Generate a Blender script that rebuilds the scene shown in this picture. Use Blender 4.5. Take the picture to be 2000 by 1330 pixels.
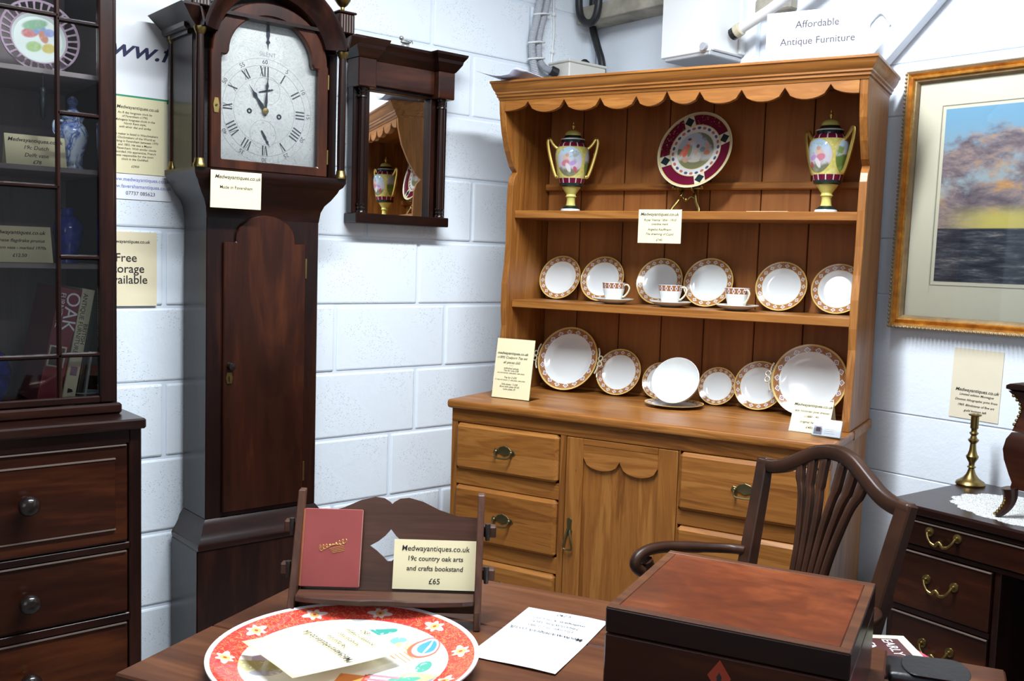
import bpy, bmesh, math, random
from mathutils import Matrix, Vector
from math import sin, cos, pi, radians as R
random.seed(7)
SC = bpy.context.scene
for o_ in list(bpy.data.objects): bpy.data.objects.remove(o_)
COL = SC.collection

# ------------------------------------------------------------------ camera
cam_d = bpy.data.cameras.new('camera'); cam_o = bpy.data.objects.new('camera', cam_d); COL.objects.link(cam_o)
cam_d.sensor_width = 36.0; cam_d.sensor_fit = 'HORIZONTAL'; cam_d.lens = 1909.26 / 2000 * 36.0
cam_d.clip_start = 0.05
cam_o.matrix_world = Matrix(((0.64390009, -0.0850785, 0.7603646, 2.85371),
                             (0.76445788, 0.03052967, -0.64395038, -2.81067),
                             (0.03157265, 0.99590641, 0.08469699, 1.35975), (0, 0, 0, 1)))
SC.camera = cam_o
# ------------------------------------------------------------------ world, lights, exposure
SC.view_settings.view_transform = 'Standard'; SC.view_settings.look = 'None'
SC.view_settings.gamma = 1.0; SC.view_settings.use_curve_mapping = False
SC.view_settings.exposure = 0.0
W = bpy.data.worlds.new('world'); SC.world = W; W.use_nodes = True
W.node_tree.nodes['Background'].inputs[0].default_value = (0.80, 0.90, 1.0, 1)
W.node_tree.nodes['Background'].inputs[1].default_value = 0.22
def area(name, loc, target, sx, sy, power, col):
    d = bpy.data.lights.new(name, 'AREA'); d.shape = 'RECTANGLE'; d.size = sx; d.size_y = sy; d.energy = power; d.color = col
    o = bpy.data.objects.new(name, d); COL.objects.link(o); o.location = loc
    v = Vector(target) - Vector(loc); o.rotation_euler = v.to_track_quat('-Z', 'Y').to_euler(); return o
# fluorescent tubes under the ceiling (their fittings are built with the ceiling) and the shop window behind the camera
area('tube_light', (1.50, -1.55, 2.66), (1.50, -1.55, 0), 0.16, 1.5, 104, (0.87, 0.94, 1.0))
area('tube_light', (3.3, -1.6, 2.66), (3.3, -1.6, 0), 0.16, 1.5, 18, (0.87, 0.94, 1.0))
area('window_light', (3.2, -5.2, 1.9), (0.9, -0.7, 1.2), 2.4, 1.7, 26, (0.86, 0.93, 1.0))

# ------------------------------------------------------------------ mesh helpers
class MB:
    def __init__(s): s.v = []; s.f = []; s.m = []; s.cur = 0
    def add(s, vs, fs, M=None):
        b = len(s.v)
        for p in vs:
            p = Vector(p); s.v.append(M @ p if M else p)
        for f in fs: s.f.append([b + i for i in f]); s.m.append(s.cur)
        return s
    def box(s, x0, x1, y0, y1, z0, z1, M=None):
        return s.add([(x0,y0,z0),(x1,y0,z0),(x1,y1,z0),(x0,y1,z0),(x0,y0,z1),(x1,y0,z1),(x1,y1,z1),(x0,y1,z1)],
                     [(0,3,2,1),(4,5,6,7),(0,1,5,4),(1,2,6,5),(2,3,7,6),(3,0,4,7)], M)
    def prism(s, poly, ax, t0, t1, M=None):
        # poly in the plane normal to ax: 'x' -> (y,z), 'y' -> (x,z), 'z' -> (x,y)
        def P(a, b, t): return {'x': (t, a, b), 'y': (a, t, b), 'z': (a, b, t)}[ax]
        n = len(poly)
        vs = [P(a, b, t0) for a, b in poly] + [P(a, b, t1) for a, b in poly]
        fs = [list(range(n)), list(range(2*n-1, n-1, -1))] + [(i, n+i, n+(i+1) % n, (i+1) % n) for i in range(n)]
        return s.add(vs, fs, M)
    def ring(s, outer, inner, ax, t0, t1, M=None):
        def P(a, b, t): return {'x': (t, a, b), 'y': (a, t, b), 'z': (a, b, t)}[ax]
        n = len(outer)
        vs = [P(a, b, t) for L, t in ((outer, t0), (inner, t0), (outer, t1), (inner, t1)) for a, b in L]
        fs = []
        for i in range(n):
            j = (i+1) % n
            fs += [(i, j, n+j, n+i), (2*n+i, 3*n+i, 3*n+j, 2*n+j), (i, 2*n+i, 2*n+j, j), (n+i, n+j, 3*n+j, 3*n+i)]
        return s.add(vs, fs, M)
    def lathe(s, prof, n=24, M=None, mats=None):
        k = len(prof); vs = []; b0 = s.cur
        for r, z in prof:
            for i in range(n):
                a = 2*pi*i/n; vs.append((max(r, 1e-5)*cos(a), max(r, 1e-5)*sin(a), z))
        for q in range(k-1):
            if mats: s.cur = mats[q]
            fs = [(q*n+i, q*n+(i+1) % n, (q+1)*n+(i+1) % n, (q+1)*n+i) for i in range(n)]
            if q == 0: s.add(vs, fs, M); base = len(s.v) - len(vs)
            else:
                for f in fs: s.f.append([base+i for i in f]); s.m.append(s.cur)
        s.cur = b0
        return s
    def tube(s, path, r, n=8, M=None, closed=False, flat=1.0, cap=True):
        path = [Vector(p) for p in path]; k = len(path)
        rs = r if isinstance(r, (list, tuple)) else [r]*k
        T = []
        for i in range(k):
            a = path[(i-1) % k] if (closed or i > 0) else path[i]; b = path[(i+1) % k] if (closed or i < k-1) else path[i]
            T.append((b-a).normalized())
        u = T[0].orthogonal().normalized(); vs = []
        for i in range(k):
            u = (u - T[i]*u.dot(T[i])); u = u.normalized() if u.length > 1e-6 else T[i].orthogonal().normalized()
            w = T[i].cross(u)
            for j in range(n):
                a = 2*pi*j/n; vs.append(path[i] + u*(rs[i]*cos(a)) + w*(rs[i]*flat*sin(a)))
        fs = []
        for i in range(k if closed else k-1):
            for j in range(n):
                fs.append((i*n+j, i*n+(j+1) % n, ((i+1) % k)*n+(j+1) % n, ((i+1) % k)*n+j))
        if cap and not closed: fs += [list(range(n-1, -1, -1)), [(k-1)*n+j for j in range(n)]]
        return s.add(vs, fs, M)
    def strip(s, path, hw, hh, M=None, side=(0, 0, 1)):
        # rectangular bar swept along path; hw half width along 'side x tangent', hh half height along side (numbers or lists)
        path = [Vector(p) for p in path]; k = len(path); up0 = Vector(side); vs = []
        for i in range(k):
            t = (path[min(i+1, k-1)] - path[max(i-1, 0)]).normalized()
            w = up0.cross(t).normalized(); up = t.cross(w).normalized()
            a = hw[i] if isinstance(hw, (list, tuple)) else hw; b = hh[i] if isinstance(hh, (list, tuple)) else hh
            vs += [path[i]-w*a-up*b, path[i]+w*a-up*b, path[i]+w*a+up*b, path[i]-w*a+up*b]
        fs = [(0, 3, 2, 1), (4*k-4, 4*k-3, 4*k-2, 4*k-1)]
        for i in range(k-1):
            for j in range(4): fs.append((4*i+j, 4*i+(j+1) % 4, 4*i+4+(j+1) % 4, 4*i+4+j))
        return s.add(vs, fs, M)
    def sphere(s, c, r, n=12, sc=(1, 1, 1), M=None):
        pr = [(r*sin(pi*i/n), -r*cos(pi*i/n)) for i in range(n+1)]
        T = Matrix.Translation(Vector(c)) @ Matrix.Diagonal((*sc, 1))
        return s.lathe(pr, n*2, (M @ T) if M else T)
    def mesh(s, name, bevel=0, smooth=None, seg=1):
        me = bpy.data.meshes.new(name)
        bm = bmesh.new(); vv = [bm.verts.new(p) for p in s.v]
        for f, mi in zip(s.f, s.m):
            try:
                q = bm.faces.new([vv[i] for i in f]); q.material_index = mi
            except ValueError: pass
        bmesh.ops.remove_doubles(bm, verts=bm.verts, dist=2e-6)
        bmesh.ops.recalc_face_normals(bm, faces=bm.faces)
        if bevel:
            es = [e for e in bm.edges if len(e.link_faces) == 2 and e.calc_face_angle(0) > 0.6]
            bmesh.ops.bevel(bm, geom=es, offset=bevel, segments=seg, affect='EDGES', profile=0.5, clamp_overlap=True)
        bm.to_mesh(me); bm.free()
        if smooth:
            for p in me.polygons: p.use_smooth = True
            me.set_sharp_from_angle(angle=R(smooth))
        return me
    def build(s, name, mats, parent=None, bevel=0, smooth=None, M=None, seg=1):
        me = s.mesh(name, bevel, smooth, seg)
        return inst(name, me, mats, parent, M)
def inst(name, me, mats, parent=None, M=None):
    if not me.materials:
        for m in (mats if isinstance(mats, (list, tuple)) else [mats]): me.materials.append(m)
    o = bpy.data.objects.new(name, me); COL.objects.link(o)
    if parent: o.parent = parent
    if M is not None: o.matrix_local = M
    return o
def tag(o, label, cat, group=None):
    o['label'] = label; o['category'] = cat
    if group: o['group'] = group
    return o
def thing(name, label, cat, M=None, group=None):
    o = bpy.data.objects.new(name, None); COL.objects.link(o); o.empty_display_size = 0.05
    if M is not None: o.matrix_world = M
    return tag(o, label, cat, group)
def struct(o): o['kind'] = 'structure'; return o
def bx(name, mat, parent, x0, x1, y0, y1, z0, z1, bevel=0, M=None, seg=1):
    return MB().box(min(x0,x1), max(x0,x1), min(y0,y1), max(y0,y1), min(z0,z1), max(z0,z1)).build(name, mat, parent, bevel, None, M, seg)
def T(x, y, z): return Matrix.Translation((x, y, z))
def RZ(a): return Matrix.Rotation(a, 4, 'Z')
def RX(a): return Matrix.Rotation(a, 4, 'X')
def RY(a): return Matrix.Rotation(a, 4, 'Y')
def basis(loc, xa, ya):
    x = Vector(xa).normalized(); y = Vector(ya); y = (y - x*y.dot(x)).normalized(); z = x.cross(y)
    return Matrix(((x.x, y.x, z.x, loc[0]), (x.y, y.y, z.y, loc[1]), (x.z, y.z, z.z, loc[2]), (0, 0, 0, 1)))

# ------------------------------------------------------------------ material helpers
class G:
    def __init__(s, name):
        s.mat = bpy.data.materials.new(name); s.mat.use_nodes = True; s.t = s.mat.node_tree; s.n = s.t.nodes
        s.b = s.n['Principled BSDF']
    def new(s, ty, **k):
        n = s.n.new(ty)
        for a, v in k.items(): setattr(n, a, v)
        return n
    def put(s, sock, v):
        if isinstance(v, bpy.types.NodeSocket): s.t.links.new(v, sock)
        elif isinstance(v, (tuple, list)) and len(v) == 3 and sock.type == 'RGBA': sock.default_value = (*v, 1)
        else: sock.default_value = v
    def m(s, op, a, b=0.0, c=None):
        n = s.new('ShaderNodeMath', operation=op); s.put(n.inputs[0], a); s.put(n.inputs[1], b)
        if c is not None: s.put(n.inputs[2], c)
        return n.outputs[0]
    def mix(s, fac, a, b, blend='MIX'):
        n = s.new('ShaderNodeMix', data_type='RGBA', blend_type=blend)
        s.put(n.inputs[0], fac); s.put(n.inputs[6], a); s.put(n.inputs[7], b); return n.outputs[2]
    def obj(s):
        if not hasattr(s, '_o'): s._o = s.new('ShaderNodeTexCoord').outputs['Object']
        return s._o
    def xyz(s, v=None):
        n = s.new('ShaderNodeSeparateXYZ'); s.put(n.inputs[0], v or s.obj()); return n.outputs
    def map(s, sc, loc=(0, 0, 0), rot=(0, 0, 0), v=None):
        n = s.new('ShaderNodeMapping'); s.put(n.inputs[0], v or s.obj()); n.inputs['Scale'].default_value = sc
        n.inputs['Location'].default_value = loc; n.inputs['Rotation'].default_value = rot; return n.outputs[0]
    def noise(s, v, scale=1, det=4, rough=.6, dist=0, w=None):
        n = s.new('ShaderNodeTexNoise'); s.put(n.inputs['Vector'], v)
        if w is not None: n.noise_dimensions = '4D'; s.put(n.inputs['W'], w)
        n.inputs['Scale'].default_value = scale; n.inputs['Detail'].default_value = det
        n.inputs['Roughness'].default_value = rough; n.inputs['Distortion'].default_value = dist; return n.outputs['Fac']
    def ramp(s, f, stops):
        n = s.new('ShaderNodeValToRGB'); s.put(n.inputs[0], f); e = n.color_ramp.elements
        while len(e) < len(stops): e.new(0.5)
        for q, (p, c) in zip(e, stops): q.position = p; q.color = (*c, 1)
        return n.outputs[0]
    def rnd(s): return s.new('ShaderNodeObjectInfo').outputs['Random']
    def smooth(s, v, a, b):
        n = s.new('ShaderNodeMapRange', interpolation_type='SMOOTHSTEP'); s.put(n.inputs[0], v)
        n.inputs[1].default_value = a; n.inputs[2].default_value = b; return n.outputs[0]
    def ell(s, x, y, cx, cy, rx, ry, rot=0, soft=.15):
        dx = s.m('SUBTRACT', x, cx); dy = s.m('SUBTRACT', y, cy)
        if rot:
            c, q = cos(rot), sin(rot)
            dx, dy = s.m('ADD', s.m('MULTIPLY', dx, c), s.m('MULTIPLY', dy, q)), s.m('SUBTRACT', s.m('MULTIPLY', dy, c), s.m('MULTIPLY', dx, q))
        d = s.m('ADD', s.m('POWER', s.m('ABSOLUTE', s.m('DIVIDE', dx, rx)), 2.0), s.m('POWER', s.m('ABSOLUTE', s.m('DIVIDE', dy, ry)), 2.0))
        return s.smooth(d, 1+soft, 1-soft)
    def band(s, v, a, b, e=.002):
        return s.m('MULTIPLY', s.smooth(v, a-e, a+e), s.smooth(v, b+e, b-e))
    def bump(s, h, st=.2, d=.01):
        n = s.new('ShaderNodeBump'); s.put(n.inputs['Height'], h); n.inputs['Strength'].default_value = st; n.inputs['Distance'].default_value = d
        s.put(s.b.inputs['Normal'], n.outputs[0])
    def set(s, col=None, rough=None, metal=None, coat=None, spec=None):
        if col is not None: s.put(s.b.inputs['Base Color'], col)
        if rough is not None: s.put(s.b.inputs['Roughness'], rough)
        if metal is not None: s.put(s.b.inputs['Metallic'], metal)
        if coat is not None: s.b.inputs['Coat Weight'].default_value = coat; s.b.inputs['Coat Roughness'].default_value = .12
        if spec is not None: s.b.inputs['Specular IOR Level'].default_value = spec
        return s.mat
_c = {}
def plain(name, col, rough=.5, metal=0, spec=.5, var=0, bump=0):
    if name in _c: return _c[name]
    g = G(name); c = col
    if var:
        n = g.noise(g.map((9, 9, 9)), 1, 4); c = g.ramp(n, [(.3, tuple(x*(1-var) for x in col)), (.7, tuple(min(1, x*(1+var)) for x in col))])
    if bump: g.bump(g.noise(g.map((60, 60, 60)), 1, 3), bump, .003)
    _c[name] = g.set(c, rough, metal, None, spec); return _c[name]
def wood(kind, ax='z'):
    key = kind+ax
    if key in _c: return _c[key]
    dk, md, lt, rough, coat, along, across = {
        'pine':     ((.15, .048, .010), (.285, .106, .021), (.40, .17, .042), .40, .08, 1.1, 15),
        'pine_in':  ((.19, .06, .014), (.31, .108, .024), (.40, .155, .038), .5, .0, 1.0, 14),
        'mahogany': ((.004, .0016, .0013), (.012, .0036, .0024), (.036, .0095, .0045), .30, .10, 1.6, 11),
        'flame':    ((.007, .002, .0013), (.028, .0070, .0030), (.088, .023, .0065), .30, .08, 1.3, 8),
        'redbox':   ((.030, .007, .003), (.110, .023, .007), (.24, .060, .016), .30, .12, 4.5, 9),
        'oak':      ((.03, .012, .007), (.065, .026, .015), (.11, .048, .028), .42, .1, 2, 22),
        'table':    ((.026, .008, .004), (.080, .026, .010), (.15, .055, .020), .40, .06, 1.5, 14),
        'hazy_taupe':    ((.24, .20, .20), (.31, .26, .26), (.37, .32, .31), .6, 0, 1.5, 14)}[kind]  # bookcase interior, lightened: haze reflected by the glass is put into the wood colour
    g = G('wood_'+kind+'_'+ax)
    sc = {'x': (along, across, across), 'y': (across, along, across), 'z': (across, across, along)}[ax]
    w = g.m('MULTIPLY', g.rnd(), 23.0)
    n1 = g.noise(g.map(sc), 1, 5, .62, .9, w)
    fine = g.noise(g.map(tuple(q*7 for q in sc)), 1, 3, .6, .2, w)
    f = g.m('ADD', g.m('MULTIPLY', n1, .8), g.m('MULTIPLY', fine, .2))
    if kind == 'pine':
        wv = g.m('SINE', g.m('MULTIPLY', n1, 46.0)); f = g.m('ADD', g.m('MULTIPLY', f, .86), g.m('MULTIPLY', g.m('ADD', wv, 1.0), .06))
    c = g.ramp(f, [(.30, dk), (.50, md), (.70, lt)])
    if kind in ('pine', 'pine_in'):
        v = g.new('ShaderNodeTexVoronoi', voronoi_dimensions='4D'); g.put(v.inputs['Vector'], g.map(tuple(4.5 if q == across else 2.6 for q in sc))); g.put(v.inputs['W'], w)
        k = g.smooth(v.outputs['Distance'], .075, .03); c = g.mix(g.m('MULTIPLY', k, .8), c, (.10, .035, .012))
    g.bump(f, .12, .004)
    _c[key] = g.set(c, rough, 0, coat, .25); return _c[key]
# ---- lettering
_tx = {}
def text(parent, s, size, x, y, mat, z=.0007, shear=0, bold=0, align='CENTER', rot=0, lead=1.0, sx=1.0, name='lettering'):
    if size < .013: bold += .005
    key = (s, size, shear, bold, align, lead)
    if key not in _tx:
        cu = bpy.data.curves.new('txt', 'FONT'); cu.body = s; cu.size = size; cu.align_x = align; cu.align_y = 'CENTER'
        cu.shear = shear; cu.offset = bold*size; cu.resolution_u = 3; cu.space_line = lead
        to = bpy.data.objects.new('txt', cu); COL.objects.link(to); bpy.context.view_layer.update()
        me = bpy.data.meshes.new_from_object(to.evaluated_get(bpy.context.evaluated_depsgraph_get()))
        bpy.data.objects.remove(to); bpy.data.curves.remove(cu); me.materials.clear(); _tx[key] = me
    me = _tx[key]
    if me.users and me.materials and me.materials[0] != mat: me = me.copy(); me.materials.clear()
    return inst(name, me, mat, parent, T(x, y, z) @ RZ(rot) @ Matrix.Diagonal((sx, 1, 1, 1)))
# ------------------------------------------------------------------ shared materials
def wall_paint(name, base, pits):
    g = G(name)
    n = g.noise(g.map((3, 3, 3)), 1, 4); c = g.ramp(n, [(.3, tuple(x*.95 for x in base)), (.7, base)])
    v = g.new('ShaderNodeTexVoronoi'); g.put(v.inputs['Vector'], g.map((24, 24, 40), v=None)); v.inputs['Randomness'].default_value = 1
    msk = g.smooth(g.noise(g.map((5, 5, 5)), 1, 3), .47, .58)
    pit = g.m('MULTIPLY', g.smooth(v.outputs['Distance'], .26, .12), msk)
    pit = g.m('MULTIPLY', pit, pits)
    c = g.mix(pit, c, tuple(x*.42 for x in base))
    h = g.m('ADD', g.m('MULTIPLY', g.noise(g.map((55, 55, 55)), 1, 5, .7), .6), g.m('MULTIPLY', g.noise(g.map((9, 9, 9)), 1, 3), .7))
    g.bump(g.m('SUBTRACT', h, g.m('MULTIPLY', pit, 1.0)), .35, .006)
    return g.set(c, .62, 0, None, .3)
M_BLOCK = wall_paint('white_painted_block', (.80, .86, .92), .75)
M_PLAST = wall_paint('white_painted_plaster', (.80, .85, .92), .12)
M_MORTAR = plain('painted_mortar', (.70, .76, .84), .8)
M_WHITE = plain('white_plastic', (.80, .81, .80), .4)
M_GREYP = plain('grey_plastic', (.42, .44, .47), .45)
M_BLACK = plain('black_rubber', (.012, .013, .015), .45)
M_BRASS = plain('aged_brass', (.27, .19, .065), .34, 1, .5, .35)
M_BRASSD = plain('dark_brass', (.16, .13, .06), .38, .9, .5, .4)
M_GOLD = plain('gilding', (.75, .52, .14), .28, .85)
M_INK = plain('black_ink', (.015, .013, .015), .7)
M_INKB = plain('navy_ink', (.03, .03, .09), .7)
M_CREAM = plain('cream_paper', (.80, .72, .46), .75, 0, .3, .02)
M_TAN = plain('buff_paper', (.80, .70, .48), .75, 0, .3, .03)
M_PAPER = plain('white_paper', (.86, .87, .90), .7, 0, .3)
M_PORC = plain('white_porcelain', (.83, .86, .86), .12)
M_GLASS = None
def glass_mat():
    m = bpy.data.materials.new('cabinet_glass'); m.use_nodes = True; t = m.node_tree; n = t.nodes
    n.remove(n['Principled BSDF']); out = n['Material Output']
    tr = n.new('ShaderNodeBsdfTransparent'); tr.inputs[0].default_value = (.985, .99, .99, 1)
    gl = n.new('ShaderNodeBsdfGlossy'); gl.inputs['Roughness'].default_value = .03
    fr = n.new('ShaderNodeFresnel'); fr.inputs[0].default_value = 1.5; mx = n.new('ShaderNodeMixShader')
    t.links.new(fr.outputs[0], mx.inputs[0]); t.links.new(tr.outputs[0], mx.inputs[1]); t.links.new(gl.outputs[0], mx.inputs[2])
    t.links.new(mx.outputs[0], out.inputs[0]); return m
M_GLASS = glass_mat()

# ------------------------------------------------------------------ the room
struct(bx('floor', plain('concrete_floor', (.22, .20, .19), .7, 0, .4, .2, .2), None, -.2, 5.5, -6.5, .2, -.1, 0))
struct(bx('ceiling', plain('white_ceiling', (.75, .77, .80), .8), None, -.2, 5.5, -6.5, .2, 2.75, 2.85))
wl = struct(bx('wall_left', M_MORTAR, None, -.22, -.005, -6.5, .2, 0, 2.75))
full = {}
def block(y0, y1, z0, z1):
    w = round(y1-y0, 3); h = round(z1-z0, 3)
    if (w, h) not in full:
        full[(w, h)] = MB().box(-.05, 0, -w/2, w/2, -h/2, h/2).mesh('block', .006, None, 2)
    o = inst('block', full[(w, h)], M_BLOCK, wl, T(random.uniform(-.0015, .0015), (y0+y1)/2, (z0+z1)/2))
phase = {3: -.837, 4: -.714, 5: -.837, 6: -.604, 7: -.86, 8: -.62, 9: -.80}
for i in range(-1, 12):
    za = max(0, .058+.225*i+.005); zb = min(2.75, .058+.225*(i+1)-.005)
    if zb-za < .03: continue
    ph = phase.get(i, -.714 if i % 2 else -.49)
    y = ph + .45*math.floor((0-ph)/.45) + .45
    while y > -3.7:
        y1 = min(y-.005, 0); y0 = y-.445
        if y1-y0 > .02: block(round(y0, 4), round(y1, 4), za, zb)
        y -= .45
wb = struct(bx('wall_back', M_MORTAR, None, -.005, 5.5, .005, .2, 0, 2.75))
zs = [0, .737, .924, 1.283, 1.453, 1.82, 1.976, 2.4, 2.75]
for a, b in zip(zs, zs[1:]):
    MB().box(0.0, 5.4, 0, .02, a+.0015, b-.0015).build('panel', M_PLAST, wb, .002, None, T(0, random.uniform(0, .003), 0))
def trim(n, mat, *a, M=None, bevel=.003): return struct(bx('trim_%d' % n, mat, None, *a, bevel=bevel, M=M))
trim(1, plain('dirty_timber', (.36, .33, .27), .8, 0, .3, .4, .5), .004, .52, -.12, -.001, 2.275, 2.335)
trim(2, M_PLAST, .70, .79, -.03, -.001, 0.0, 2.748)
trim(3, M_PLAST, -.08, .75, -.022, .022, -.024, .024, M=T(1.262, -.026, 2.0) @ RY(-R(45)))
# --- ceiling lights (the lamps whose light is set at the top)
for (x, y, lab) in ((1.50, -1.55, 'white fluorescent batten on the ceiling above the table'), (3.3, -1.6, 'white fluorescent batten on the ceiling away from the table')):
    t = thing('ceiling_light', lab, 'light', T(x, y, 2.75), 'fluorescent battens')
    bx('housing', M_WHITE, t, -.05, .05, -.75, .75, -.045, 0, .004)
    g = G('tube_glow'); g.set((.9, .95, 1), .5); g.b.inputs['Emission Color'].default_value = (.93, .97, 1, 1); g.b.inputs['Emission Strength'].default_value = 6
    MB().tube([(0, -.73, -.062), (0, .73, -.062)], .013, 10).build('tube', g.mat, t, 0, 40)
    for s in (-1, 1): bx('holder', M_WHITE, t, -.02, .02, s*.745-.012, s*.745+.012, -.08, -.045, .002)
# --- pipes, cables and boxes in the corner above the dresser
def smooth_path(pts, n=8):
    P = [Vector(p) for p in pts]; out = []
    for i in range(len(P)-1):
        p0, p1, p2, p3 = P[max(i-1, 0)], P[i], P[i+1], P[min(i+2, len(P)-1)]
        for k in range(n):
            t = k/n; out.append(.5*((2*p1) + (p2-p0)*t + (2*p0-5*p1+4*p2-p3)*t*t + (3*p1-p0-3*p2+p3)*t**3))
    return out + [P[-1]]
M_COND = plain('grey_conduit', (.50, .52, .56), .45)
def conduit(pts, label):
    p = smooth_path(pts, 26); t = thing('flexible_conduit', label, 'conduit')
    MB().tube(p, [.0150 if i % 2 else .0118 for i in range(len(p))], 10).build('corrugated_hose', M_COND, t)
    return t
c1 = conduit([(.03, -.30, 2.74), (.03, -.325, 2.40), (.03, -.334, 2.323), (.03, -.349, 2.245), (.03, -.366, 2.177), (.03, -.363, 2.112), (.03, -.340, 2.04), (.03, -.30, 1.96)], 'outer grey corrugated conduit running down the block wall behind the paper')
c2 = conduit([(.03, -.262, 2.74), (.03, -.287, 2.40), (.03, -.298, 2.33), (.03, -.315, 2.261), (.03, -.333, 2.191), (.03, -.332, 2.116), (.034, -.31, 2.080), (.05, -.285, 2.067)], 'inner grey corrugated conduit ending in a black gland beside the junction box')
MB().tube([(.05, -.287, 2.068), (.06, -.262, 2.058)], .02, 12).build('gland', M_BLACK, c2, .002)
for (y, z) in ((-.327, 2.272), (-.349, 2.165), (-.347, 2.106)):
    pts = [(.03+.019*cos(a), y+.037*sin(a)+.004, z+.006*sin(a)) for a in [2*pi*i/20 for i in range(20)]]
    MB().tube(pts, .0035, 6, closed=True).build('cable_tie', M_WHITE, c1)
t = thing('thin_cable', 'thin white cable clipped upright on the wall beside the conduits', 'cable')
MB().tube(smooth_path([(.006, -.246, 2.74), (.006, -.244, 2.343), (.006, -.238, 2.23), (.006, -.246, 2.10)]), .0045, 6).build('cable', M_WHITE, t, 0, 60)
for z in (2.29, 2.15): MB().sphere((.008, -.243, z), .009, 6).build('clip', M_WHITE, t)
t = thing('junction_box', 'cream plastic junction box on the wall in the corner above the dresser', 'junction box')
bx('body', plain('cream_plastic', (.68, .66, .60), .5), t, .001, .118, -.255, -.06, 1.93, 2.098, .004)
bx('lid', plain('cream_plastic', (.68, .66, .60), .5), t, .001, .121, -.258, -.057, 2.098, 2.108, .003)
MB().lathe([(0, 0), (.02, 0), (.02, .012), (.008, .022), (0, .022)], 12, T(.07, -.13, 2.108)).build('cable_gland', M_BLACK, t)
t = MB().tube(smooth_path([(-.0+.02, -.05, 2.74), (.022, -.05, 2.40), (.024, -.05, 2.282), (.055, -.05, 2.196), (.085, -.05, 2.12), (.09, -.05, 2.0)]), .0145, 12).build('black_pipe', M_BLACK, None, 0, 50)
tag(t, 'black pipe curving down the corner into the space behind the dresser', 'pipe')
t = MB().tube(smooth_path([(.15, -.145, 2.74), (.15, -.145, 2.40), (.145, -.145, 2.30), (.12, -.145, 2.262), (.075, -.145, 2.27), (.045, -.145, 2.32), (.04, -.145, 2.45), (.04, -.145, 2.74)]), .0145, 12).build('pipe_loop', M_BLACK, None, 0, 50)
tag(t, 'black pipe bent into a hanging U loop under the timber', 'pipe')
t = thing('fuse_box', 'large white metal fuse box on the wall above the dresser', 'fuse box')
bx('casing', M_WHITE, t, .53, .742, -.19, -.002, 2.065, 2.62, .004)
bx('cover', M_WHITE, t, .525, .735, -.205, -.19, 2.06, 2.62, .003)
bx('bottom_lip', M_GREYP, t, .54, .735, -.20, -.02, 2.048, 2.064, .003)
MB().lathe([(0, 0), (.013, 0), (.013, .02), (0, .02)], 12, T(.72, -.2, 2.075) @ RX(R(90))).build('clip', M_GREYP, t)
bx('trunking', M_WHITE, t, .742, .752, -.06, -.03, 2.07, 2.62, .002)
t = thing('white_pipe', 'white plastic pipe rising to the right with a black sleeve', 'pipe')
MB().tube([(.775, -.12, 2.128), (.90, -.12, 2.176), (1.0, -.12, 2.222), (1.25, -.12, 2.36)], .0175, 12).build('pipe', M_WHITE, t, 0, 50)
MB().tube([(.760, -.12, 2.121), (.790, -.12, 2.134)], .021, 12).build('sleeve', M_BLACK, t, .002)
MB().tube([(.778, -.122, 2.127), (.800, -.122, 2.137)], .0235, 10).build('tape', plain('old_tape', (.55, .5, .36), .7), t, .003)
t = MB().box(.79, .93, -.045, -.001, 2.195, 2.245).build('timber_bracket', plain('dirty_timber', (.3, .3, .3)), None, .006)
tag(t, 'rough pale timber bracket fixed to the wall behind the pipe', 'bracket')
t = MB().tube(smooth_path([(1.188, -.007, 2.092), (1.20, -.007, 2.115), (1.228, -.007, 2.135), (1.25, -.007, 2.118), (1.262, -.007, 2.095)]), .0035, 6).build('bent_wire', M_WHITE, None, 0, 60)
tag(t, 'bent white wire fixed to the wall above the sloping timber', 'wire')

# ------------------------------------------------------------------ notices on the block wall
LW = lambda y, z, x=.002: basis((x, y, z), (0, 1, 0), (0, 0, 1))
def sheet(name, label, cat, w, h, M, mat, th=.0012, group=None):
    o = MB().box(-w/2, w/2, -h/2, h/2, 0, th).build(name, mat, None, 0, None, None); o.matrix_world = M
    return tag(o, label, cat, group)
po = sheet('poster', 'white poster with web address in script between clock and bureau', 'poster', .30, .62, LW(-1.87, 1.80), M_PAPER)
text(po, 'www.fav', .070, .062, .108, M_INKB, .002, .35, .012, sx=1.25)
MB().box(-.15, .15, -.031, -.019, .0012, .0016).build('green_bar', plain('green_print', (.02, .25, .13), .6), po)
for i, s in enumerate(('www.medwayantiques.co.uk', 'www.favershamantiques.co.uk', '07737 085623')):
    text(po, s, .0145, .062, -.254-.0195*i, plain('blue_print', (.12, .16, .50), .6) if i < 2 else M_INKB, .002)
nt = sheet('clock_notice', 'cream notice of typed lines taped over the white poster', 'notice', .205, .213, LW(-1.836, 1.669, .0042), M_CREAM)
text(nt, 'Medwayantiques.co.uk', .013, 0.02, .078, M_INK, .0018, .2, .01)
text(nt, 'An 8 day longcase clock by\nof Faversham c1790.\nMahogany longcase clock in the\nNorth Kent style,\nwith silver dial and strike\n\nThe maker is listed in Watchmakers\n& Clockmakers of the World as\nworking in Faversham between 1770\nand 1802. He was a Mayor\nof Faversham. With similar clocks\nrecorded. His apprentice, French\nwas responsible for the town\nclock in the Guildhall.\n\n£2950', .0088, 0.012, -.012, M_INK, .0018, .1, 0, lead=1.13)
fs = sheet('storage_notice', 'buff paper notice about free storage stuck on the block wall', 'notice', .20, .212, LW(-1.861, 1.292), M_TAN)
text(fs, 'Medwayantiques.co.uk', .013, .020, .078, M_INK, .002, .2, .012)
text(fs, 'Free\nStorage\nAvailable', .034, .012, 0.0, M_INK, .002, 0, .006, lead=.92)
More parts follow.
